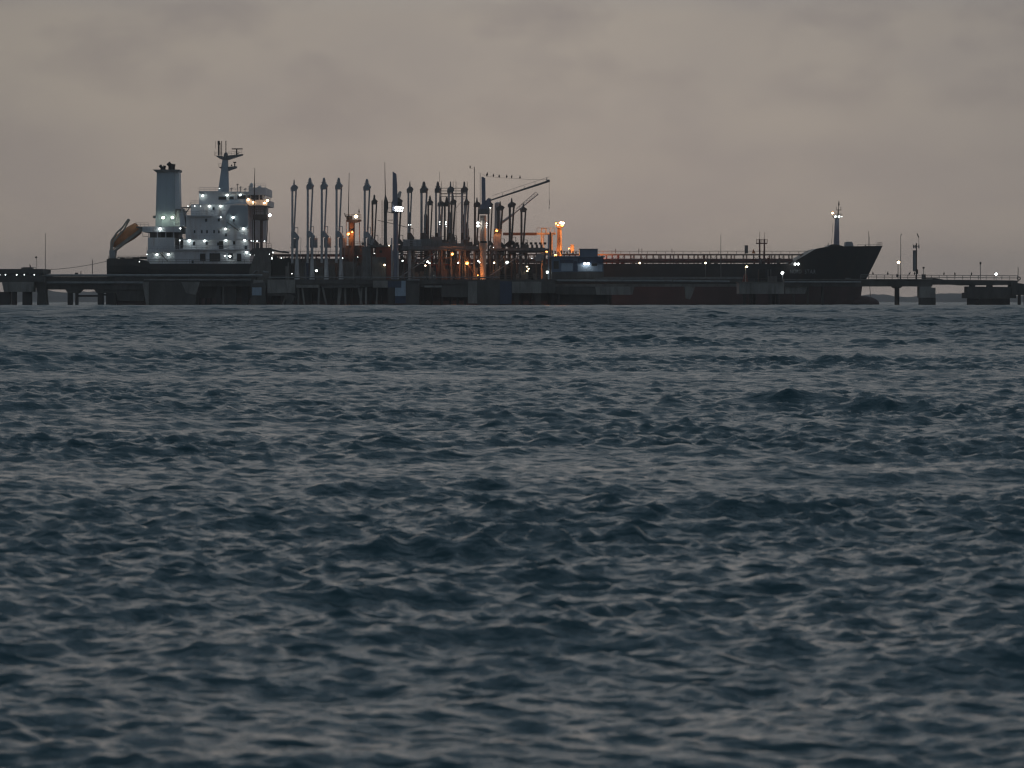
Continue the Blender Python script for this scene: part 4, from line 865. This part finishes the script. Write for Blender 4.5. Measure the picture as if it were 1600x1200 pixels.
# ------------------------------------------------------------------ gangway and light towers
def tower1():
    Y = 866.0
    r = empty('gangway_tower', (PX(408, Y), Y, PZ(436.6, Y)), 'dark brown gangway tower with whip aerial and white lamp in front of the ship bridge', 'tower')
    MB().pbar((408.5, 436), (408.5, 343), Y+1, 2.4, n=8).build('mast', 'brown', r)
    MB().prism([(395, 335), (418, 335), (418, 343), (409, 345), (402, 343.5), (395, 343)], Y-.6, 4).build('platform', 'brown', r)
    m = MB(); m.rail(P(395, 335, Y-.5), P(418, 335, Y-.5), 1.2, .8, .05, 1); m.pb(412.5, 416.5, 322.5, 335, Y, .5); m.build('platform_rail', 'dark', r)
    m = MB(); m.pbar((394.6, 393), (394.6, 343), Y-.4, .6); m.path([P(417.5, 343, Y-.4), P(418, 361, Y-.4), P(416, 375, Y-.4), P(416, 392, Y-.4)], .09); m.pbar((420.5, 362), (421, 380), Y-.2, .25); m.build('ladder', 'dark', r)
    m = MB(); m.pbar((397.5, 393), (397.5, 292), Y+.5, 1.0, .8); m.pbar((397.5, 292), (398.2, 262.5), Y+.5, .7, .35); m.build('whip_aerial', 'soot', r)
    MB().prism([(390, 393), (395, 388), (423, 387), (425, 393), (424, 397), (392, 398)], Y+.2, 4).build('lower_platform', 'dark', r)
    m = MB(); m.rail(P(416, 388, Y), P(424, 388, Y), 1.1, .5, .04, 1); m.pb(399, 405, 379.5, 388, Y, 1); m.build('lower_rail', 'dark', r)
    lamp(r, 421.6, 336.2, Y-.6, 2.6, 'Lp')
tower1()
def tower2():
    Y = 867.0
    r = empty('light_tower', (PX(549, Y), Y, PZ(436.6, Y)), 'round topped lamp tower with two glowing orange lamps between the tall pale arms', 'tower')
    MB().lathe([(2.0*0.36, 0), (0.72, 13.3)], P(549.5, 436.6, Y), 12).build('column', 'brown', r)
    MB().prism([(540, 345.4), (542, 343), (563.5, 343), (564.5, 345), (556, 347.8), (546, 347.8)], Y-1.6, 3.4).build('platform', 'brown', r)
    m = MB(); m.rail(P(541, 343, Y-1.5), P(564, 343, Y-1.5), 1.1, .7, .05, 1); m.pb(541.5, 550.5, 337, 343, Y, .8); m.build('platform_rail', 'brown', r)
    m = MB(); m.pbar((544.2, 343), (545.6, 270), Y-.5, .75, .4); m.build('whip_aerial', 'soot', r)
    m = MB(); m.pbar((561, 343), (561, 326), Y+.5, .6); m.pbar((561, 332), (561, 329), Y+.5, 1.2); m.pbar((538.5, 333), (540, 339), Y, .8); m.build('aerial', 'dark', r)
    m = MB(); m.path([P(561.5, 345, Y-.5), P(562, 375, Y-.5), P(563.5, 392, Y-.5)], .1); m.pbar((541, 345), (541, 384), Y-.5, .5); m.build('ladder', 'brown', r)
    MB().pb(534, 572, 383.5, 436.4, Y+2, 3).build('base_cabin', 'dark', r)
    m = MB(); m.rail(P(534, 383.5, Y+2), P(572, 383.5, Y+2), .8, .9, .04, 1); m.pb(545, 549, 372, 384, Y-.9, .5); m.build('base_rail', 'dark', r)
    lamp(r, 556.2, 338.2, Y-1.8, 3.0, 'Ly', 1.1); lamp(r, 544.2, 365.5, Y-1.6, 2.6, 'Lo'); lamp(r, 550.4, 362.5, Y-1.2, 1.6, 'Lo', .9)
tower2()
def tower3():
    Y = 881.0
    r = empty('light_tower', (PX(874, Y), Y, PZ(412, Y)), 'slim lamp tower with a cluster of bright orange lamps behind the blue cabin', 'tower')
    MB().prism([(869, 436), (871, 356), (874.5, 356), (875.5, 436)], Y, 1.2).build('column', 'brown', r); MB().prism([(875.6, 436), (874.6, 356), (877.6, 356), (878.6, 436)], Y+.1, 1.2).build('column', 'buff', r)
    m = MB(); m.pbar((868, 395), (874, 372), Y-.2, .4); m.pbar((879, 395), (874, 370), Y-.2, .4); m.build('brace', 'brown', r)
    MB().prism([(868.5, 353), (881.5, 353), (879, 356), (871, 356)], Y-.8, 3).build('platform', 'brown', r)
    m = MB(); m.rail(P(868, 353, Y-.8), P(881, 353, Y-.8), .9, .6, .05, 1); m.build('platform_rail', 'buff', r)
    for x, y, q, mt in ((876.6, 348, 2.3, 'Ly'), (880.2, 348.5, 2.0, 'Ly'), (878.5, 351.8, 2.6, 'Lo'), (868.6, 349, 1.5, 'Lo'), (872, 352, 1.4, 'Lo')): lamp(r, x, y, Y-1.3, q, mt)
    Y = 882.5
    r = empty('pipe_gantry', (PX(853, Y), Y, PZ(412, Y)), 'open pipe gantry lit orange beside the slim lamp tower, with long pipe bridge', 'gantry')
    MB().pb(838.5, 862, 363.6, 366.6, Y, 3).build('platform', 'buff', r)
    for x0, x1 in ((845, 847.6), (848.8, 850.2), (860.5, 863.5)): MB().pb(x0, x1, 366.7, 436, Y+.3, .5).build('leg', 'buff', r)
    m = MB(); m.rail(P(839, 363.6, Y), P(866, 363.6, Y), 1.1, 1.1, .05, 0); 
    for x0, x1, y0, y1 in ((846, 847, 357, 363.6), (853, 854, 357, 363.6), (846, 854, 356.6, 357.6), (859, 860, 357, 363.6)): m.pb(x0, x1, y0, y1, Y+.1, .15)
    m.build('railing', 'buff', r)
    MB().pb(786, 838.4, 363.4, 367.6, Y+.6, 1.6).build('pipe_bridge', 'brown', r); MB().pb(862.2, 868.5, 363.4, 366.6, Y+.6, 1.6).build('pipe_bridge', 'buff', r)
    MB().prism([(856, 436), (856, 374), (860, 362), (861.5, 364), (861.5, 436)], Y-1.5, .6).build('loading_hose', 'soot', r)
    MB().pb(891.5, 897, 382.2, 395, Y-1, 1.2).build('deck_box', 'buff', r)
    lamp(r, 889, 388, Y-2.2, 1.0, 'Lo'); lamp(r, 853.5, 392, Y-4.5, 2.2, 'Lc', up=-1); lamp(r, 868, 398, Y-4.0, 2.2, 'Lc', up=-1)  # the two Lc lamps are added, half hidden, to light the gantry orange
tower3()
# ------------------------------------------------------------------ cranes
def crane1():
    Y = 858.0
    r = empty('jetty_crane', (PX(754.5, Y), Y, PZ(436.6, Y)), 'jetty crane with its long jib raised to the right and birds on its stay', 'crane')
    m = MB(); k = Y/F; c = P(754.8, 436.6, Y)
    m.lathe([(4.9*k, 0), (4.9*k, 46*k), (6.2*k, 48*k), (6.6*k, 52*k), (6.2*k, 58*k), (4.9*k, 60*k), (4.7*k, 100*k)], c, 16); m.build('column', 'buff', r)
    MB().pb(748, 765, 326, 334.5, Y-.9, 1.9).build('slewing_platform', 'mid', r)
    MB().prism([(750, 326), (750.5, 320), (756, 317), (763, 309), (766.5, 311), (766, 320), (761, 326)], Y-.8, 1.6).build('winch_house', 'blueg', r)
    MB().prism([(752.5, 320), (752.3, 276.3), (755, 276.3), (758.3, 278.6), (758.8, 320)], Y-.5, 1).build('king_post', 'blueg', r)
    MB().pb(750.5, 760.5, 376.5, 379.5, Y-.98, .2).build('collar_plate', 'soot', r)
    m = MB(); a, b = P(764.5, 313.5, Y-.2), P(858.6, 282.6, Y-.2); m.bar(a, b, .17, .27, 8); m.bar(a+Vector((0, .9, 0)), b+Vector((0, .9, 0)), .15, .24, 8); m.pbar((854, 283.5), (859, 282), Y-.3, 1.9); m.build('jib', 'mid', r)
    m = MB()
    for t in (.22, .41, .58, .76, .955):
        p = a.lerp(b, t); m.bar(p, p+Vector((0, 0, .7 if t < .9 else 1.0)), .05 if t < .9 else .08, n=4)
    m.bar(a.lerp(b, .05)+Vector((0, 0, .9)), b+Vector((0, 0, .95)), .03, n=4); m.build('jib_rail', 'mid', r)
    pts = [P(754, 272.5, Y), P(761, 275.6, Y), P(780, 277.6, Y), P(800, 278.6, Y), P(825, 280.3, Y), P(857, 280.6, Y)]
    m = MB(); m.path(pts, .025, 4); m.build('stay_wire', 'dark', r)
    m = MB(); m.pbar((858.3, 283), (858.3, 312), Y, .18, n=4); m.pbar((858.4, 312), (858.4, 321), Y, .45, n=5); m.pbar((858.3, 322.5), (858, 326), Y, .5); m.build('hook_line', 'dark', r)
    m = MB(); m.pbar((750.3, 326), (750.3, 270), Y+.4, .35); m.build('aerial', 'dark', r)
    lamp(r, 746.8, 430, Y-1.8, 1.2, 'Lo', up=-1)  # added lamp without a known source, brightens the column foot
    for x, y, q, mt in ((746.6, 348.5, 2.2, 'Lp'), (746.9, 353, 2.0, 'Lp'), (760.4, 349, 1.2, 'Lw'), (760.3, 352.5, 1.0, 'Lw'), (760, 355.5, .8, 'Ls'), (766, 324.5, 1.1, 'Lw')): lamp(r, x, y, Y-.9, q, mt)
    return pts
stay = crane1()
def crane2():
    Y = 856.0; k = Y/F
    r = empty('jetty_crane', (PX(618, Y), Y, PZ(436.6, Y)), 'jetty crane with upright blue grey post and a blazing bank of floodlights', 'crane')
    m = MB(); m.lathe([(4.0*k, 0), (4.0*k, 50*k), (3.6*k, 106*k)], P(618.3, 436.6, Y), 14); m.build('column', 'blueg', r)
    MB().pb(611, 613.2, 372, 436.4, Y-.6, .4).build('cable_riser', 'grey', r); MB().pb(620.8, 623, 392, 436.4, Y-.7, .4).build('cable_riser', 'grey', r)
    MB().prism([(613.2, 330), (613.4, 268.5), (614.5, 268.3), (619.3, 271.8), (620.5, 290), (621.5, 330)], Y-.5, 1).build('king_post', 'blueg', r)
    MB().prism([(611.5, 333), (611.5, 317), (614, 312), (626, 317), (626, 322), (622, 333)], Y-.3, 1.8).build('winch_house', 'soot', r)
    m = MB(); m.bar(P(621.5, 312, Y+.5), P(625, 301, Y+26), .55, .4, 6); m.build('jib', 'dark', r)
    m = MB(); m.pbar((605, 316), (613, 316), Y+.4, .4); m.pbar((605, 325), (613, 325), Y+.4, .4); m.pbar((605, 331), (613, 333), Y+.4, .6); m.pbar((590, 344), (636, 355), Y+1, .5); m.pbar((606, 344), (614, 343.8), Y+1, .5); m.build('service_arm', 'dark', r)
    MB().pb(616.5, 631, 330.2, 331.4, Y-1.4, 1.4).build('lamp_gantry', 'mid', r)
    for x, y, q in ((618.6, 324.6, 2.2), (622, 324.4, 2.4), (625.6, 324.8, 2.3), (628.8, 325, 1.7), (618.4, 328.6, 1.3), (621.6, 329, 1.3), (625, 329, 1.3), (628, 329.4, 1.4)): lamp(r, x, y, Y-1.2, q, 'Lp')
    # slim tank mast left of it
    Y = 863.0
    r = empty('vent_mast', (PX(603, Y), Y, PZ(436.6, Y)), 'dark vent mast with needle aerial and ladder just left of the flood lit crane', 'mast')
    MB().prism([(599.6, 436), (599.6, 316), (601.6, 304), (602.6, 304), (606.5, 316), (606.5, 325), (604.6, 334), (604.6, 436)], Y, 1).build('mast', 'dark', r)
    m = MB(); m.pbar((602.1, 306), (601.2, 253.5), Y+.5, .8, .35); m.build('needle_aerial', 'soot', r)
    m = MB(); m.pbar((596.6, 385), (596.6, 313), Y, .25, n=4); m.pbar((598, 385), (598, 313), Y, .2, n=4)
    for i in range(18): m.pbar((596.6, 384-i*4), (598, 384-i*4), Y, .18, n=4)
    m.build('ladder', 'dark', r)
crane2()
def cabin():
    Y = 852.0
    r = empty('control_cabin', (PX(905, Y), Y, PZ(436, Y)), 'dark blue control cabin with a lit white sign lamp on the trestle', 'cabin')
    MB().pb(862, 943, 402, 436.1, Y, 8).build('wall', 'bluew', r); MB().pb(858, 945, 400.2, 401.9, Y-.5, 9).build('roof', 'bluew', r)
    MB().pb(905.5, 934, 389.3, 400.1, Y+1, 5).build('roof_plant_room', 'bluew', r); MB().pb(904.8, 934.8, 388.6, 389.2, Y+.8, 5.4).build('plant_room_roof', 'fendb', r)
    def pan(n, x0, x1, y0, y1, mt, dd=.12): return MB().pb(x0, x1, y0, y1, Y-dd, dd).build(n, mt, r)
    pan('shutter', 877, 895, 411, 423.5, 'bluep'); pan('shutter_box', 875, 896, 406, 410.8, 'fendb', .3); pan('shutter', 903, 941, 413.5, 424, 'bluep'); pan('window', 924, 933, 411.5, 415.5, 'glass', .2)
    pan('door', 896.5, 902, 408, 430, 'fendb'); pan('window', 865, 873, 408, 420, 'glass'); pan('base_panel', 862.2, 942.8, 425, 436, 'concd', .2); pan('awning', 903, 943, 403, 411, 'fendb', .5)
    m = MB()
    for i in range(9): x = 862+i*4.6; m.pb(x, x+2.2, 391+(i % 3)*1.2, 395+(i % 2)*2, Y+2, .6); m.pbar((x+1, 400), (x+1, 395), Y+2, .5)
    m.pb(860, 905, 396.5, 397.4, Y+2, .6); m.build('roof_valve_row', 'dark', r, kind='stuff')
    lamp(r, 913.8, 411.9, Y-.75, 2.0, 'Lp', 1.2); lamp(r, 918.9, 411.9, Y-.75, 2.0, 'Lp', 1.2)
cabin()
# ------------------------------------------------------------------ poles, lamp posts, ropes
def post(name, x, y0, y1, Y, r, label, cat, lampdef=None, mat='dark', extra=None, group=None, r2=None):
    o = empty(name, P(x, y1, Y), label, cat, group)
    m = MB(); m.pbar((x, y1), (x, y0), Y, r, r2 if r2 is not None else r, 6); m.build('pole', mat, o)
    if lampdef: lamp(o, lampdef[0], lampdef[1], Y-.3, lampdef[2], lampdef[3])
    if extra: extra(o, Y)
    return o
post('flagpole', 70.8, 364.5, 432, 850, .6, 'tall bare pole at the right end of the left jetty head', 'pole', r2=.35)
def ball(o, Y): MB().pbar((55, 402.3), (58, 401.6), Y, 1.5, 1.3, 8).build('lamp_head', 'soot', o)
post('lamp_post', 57.3, 402, 420.2, 848, .35, 'thin unlit lamp post on the roof of the left jetty head', 'lamp post', extra=ball)
def spk(o, Y):
    m = MB(); m.pbar((47.2, 417.5), (46, 412), Y, .8, .2); m.build('arm', 'dark', o)
post('ventilator', 47.6, 414.5, 420.2, 848, .9, 'short forked ventilator on the roof of the left jetty head', 'ventilator', extra=spk)
post('pole', 144.3, 405.5, 432, 853, .6, 'plain short pole on the left trestle under the mooring line', 'pole')
post('pole', 1126.3, 367, 436, 853, .7, 'tall thin pole standing on the middle trestle', 'pole', mat='mid', r2=.3)
post('lamp_post', 1102.3, 411, 436, 852, .5, 'lamp post with warm white lamp on the middle trestle', 'lamp post', (1102.5, 411, 1.6, 'Ly'), 'mid')
def cone(o, Y): MB().prism([(1160, 440), (1163.5, 428), (1166.5, 428), (1169.5, 440)], Y+.3, 1).build('lantern_base', 'redw', o)
post('lamp_post', 1165, 417, 440.3, 829, .7, 'lamp post with amber lamp on the left end of the mooring dolphin', 'lamp post', (1166.8, 416.8, 1.7, 'Ly'), 'buff', cone)
post('lamp_post', 1222.8, 427, 436.6, 851, .5, 'low lamp post with white lamp below the forecastle ramp', 'lamp post', (1222.5, 426.5, 2.5, 'Lp'), 'grey')
post('lamp_post', 1403.2, 411, 436, 852, .6, 'lamp post with pinkish white lamp just right of the bow', 'lamp post', (1404, 409.8, 2.5, 'Ly'), 'mid', lambda o, Y: MB().pb(1400.8, 1404, 428.5, 433.5, Y, .5).build('junction_box', 'soot', o))
def bend(o, Y): 
    m = MB(); m.path([P(1407.1, 373, Y), P(1407.3, 369, Y), P(1408.6, 365.6, Y)], .06, 5); m.pbar((1407.8, 366.8), (1409, 365.6), Y, .7); m.build('lamp_head', 'mid', o)
post('lamp_post', 1407.4, 373, 436, 853.5, .75, 'tall unlit lamp post with bent head right of the bow', 'lamp post', None, 'mid', bend, r2=.4)
def lattice(o, Y):
    MB().pb(1426.6, 1431, 391, 424, Y+.6, .5).build('cable_tray', 'pipe', o)
    m = MB()
    for x in (1427.6, 1430, 1435.8): m.pb(x-.8, x+.8, 382.5, 388, Y-.2, .3)
    m.pb(1426.5, 1436.5, 384.8, 385.6, Y, .2); m.build('panel_antenna', 'mid', o)
    MB().pb(1431, 1434.6, 421, 428, Y-.4, .6).build('junction_box', 'soot', o)
    m = MB(); m.pbar((1435.8, 388), (1435.4, 370), Y, .25); m.path([P(1435.4, 371, Y), P(1434.4, 368.5, Y), P(1433.2, 364.8, Y)], .13, 5); m.build('bent_aerial', 'dark', o)
post('antenna_mast', 1432, 380, 436, 851, 1.0, 'antenna mast with panel antennas and pale cable tray on the right footbridge', 'mast', None, 'soot', lattice)
def sgn(o, Y): MB().pb(1441.6, 1444.6, 417, 419.6, Y-.1, .25).build('sign_plate', 'soot', o)
post('sign_post', 1443.2, 417.5, 429, 851, .5, 'short post with small plate beside the valve box on the footbridge', 'sign', None, 'mid', sgn)
def hd(o, Y): MB().pb(1531, 1533.4, 409.5, 413, Y-.2, .5).build('lamp_head', 'soot', o)
post('lamp_post', 1531.8, 412, 437.5, 851, .6, 'unlit lamp post on the footbridge near the right edge', 'lamp post', None, 'mid', hd)
post('lamp_post', 1556.7, 430, 437.8, 851, .4, 'low lamp post with round white lamp on the right footbridge', 'lamp post', (1556.6, 428.3, 2.3, 'Lp'), 'mid')
def buoy(o, Y):
    m = MB(); m.ring(P(1592, 435.2, Y-.4), 2.3*Y/F, 2.5*Y/F, .9*Y/F); m.build('lifebuoy', 'dark', o)
post('pole', 1590.8, 417.5, 441, 849, .6, 'pole with a ring buoy at the right end of the footbridge', 'pole', None, 'dark', buoy)
def birdlamp(o, Y):
    m = MB(); m.pbar((741.2, 262), (734.8, 263.2), Y, .18); m.build('arm', 'soot', o)
post('lamp_post', 741.2, 260.5, 436.6, 861, 1.0, 'very tall thin dark pole left of the crane with the raised jib', 'pole', None, 'soot', birdlamp, r2=.5)
def rope(a, b, sag, r, label):
    pts = [a.lerp(b, t/10) - Vector((0, 0, sag*4*(t/10)*(1-t/10))) for t in range(11)]
    o = MB().path(pts, r, 5).build('mooring_line', 'rope'); setp(o, label, 'rope', 'mooring lines')
rope(P(73, 421.5, 852), P(167, 408, 895), .35, .055, 'mooring line from the ship stern to the pole on the left jetty head')
rope(P(1358, 437, 892), P(1361, 470, 884), .0, .07, 'anchor line hanging from the bow down to the water')
# ------------------------------------------------------------------ birds
def bird_mesh():
    k = .1433; st = [(-.62, .02, .03), (-.45, .10, .06), (-.30, .16, .20), (0, .24, .27), (.30, .20, .24), (.48, .11, .12), (.62, .08, .09), (.74, .11, .11), (.84, .06, .07), (1.02, .012, .015)]
    nn = 8; vs = []
    for t, wx, wz in st:
        bow = .12*max(0, t-.5)*3
        for j in range(nn):
            a = 2*math.pi*j/nn; vs.append((wx*.55*math.cos(a), -bow*.45 - wz*.42*math.sin(a)*.6, t*.55 + wz*.1*math.sin(a)))
    b = MB().add(vs, [(i*nn+j, i*nn+(j+1) % nn, (i+1)*nn+(j+1) % nn, (i+1)*nn+j) for i in range(len(st)-1) for j in range(nn)] + [tuple(range(nn)), tuple(range((len(st)-1)*nn, len(st)*nn))])
    for sx in (-.05, .05): b.bar((sx, 0, -.2), (sx*1.3, .02, -.40), .018, n=4)
    return b
bm_ = bird_mesh(); first = None
def bird(x, y, Y, lean, s, label, group):
    """y: the row of its feet"""
    global first
    if first is None: first = bm_.build('bird', 'bird', smooth=True); o = first
    else: o = first.copy(); COL.objects.link(o)
    o.location = P(x, y, Y) + Vector((0, 0, .40*s)); o.scale = (1.9*s, 1.7*s, 1.12*s); o.rotation_euler = (0, R(lean), R(20*math.sin(x)))
    setp(o, label, 'bird', group)
ords = ['first', 'second', 'third', 'fourth', 'fifth', 'last']
for i, (x, y, ln) in enumerate(((761, 275.6, 14), (771, 276.6, 4), (780, 277.6, -4), (791.7, 278.1, 0), (799.5, 278.6, 6), (812.5, 279.4, 0))):
    bird(x, y, 858, ln, .78 if i else .95, f'black bird on the crane stay wire, {ords[i]} from the post', 'birds on the crane stay')
bird(734.6, 263.1, 861, 0, .7, 'black bird at the tip of the arm on the very tall pole', None)
bird(803.9, 320, 866, 10, .5, 'small black bird on top of the second loading arm from the right end', None) if False else None
for x, y, ln, lb in ((1364, 429.3, -8, 'black bird on the footbridge rail nearest the ship bow'), (1387.2, 429.4, 0, 'black bird on the rail between the bow and the pinkish lamp'), (1421, 429.5, 32, 'leaning black bird on the rail left of the antenna mast'),
                     (1429, 429.5, 4, 'black bird on the rail touching the foot of the antenna mast'), (1475, 429.9, 5, 'black bird on the rail, first one right of the small sign'), (1492, 430, -4, 'black bird on the rail, second one right of the small sign'), (1518, 430.2, 10, 'black bird on the rail left of the unlit lamp post')):
    bird(x, y, 850.2, ln, .72, lb, 'birds on the footbridge rail')
# ------------------------------------------------------------------ haze
m, t, b = new_mat('sea_haze'); t.nodes.remove(b)
pv = nd(t, 'ShaderNodeVolumePrincipled'); pv.inputs['Color'].default_value = (0.97, 0.95, 0.93, 1); pv.inputs['Density'].default_value = 1.35e-4; pv.inputs['Anisotropy'].default_value = 0.55
t.links.new(pv.outputs[0], t.nodes['Material Output'].inputs['Volume'])
hz = MB().box(-5300, 5300, -5300, 5300, -8.5, 60).build('haze', m); hz['kind'] = 'stuff'
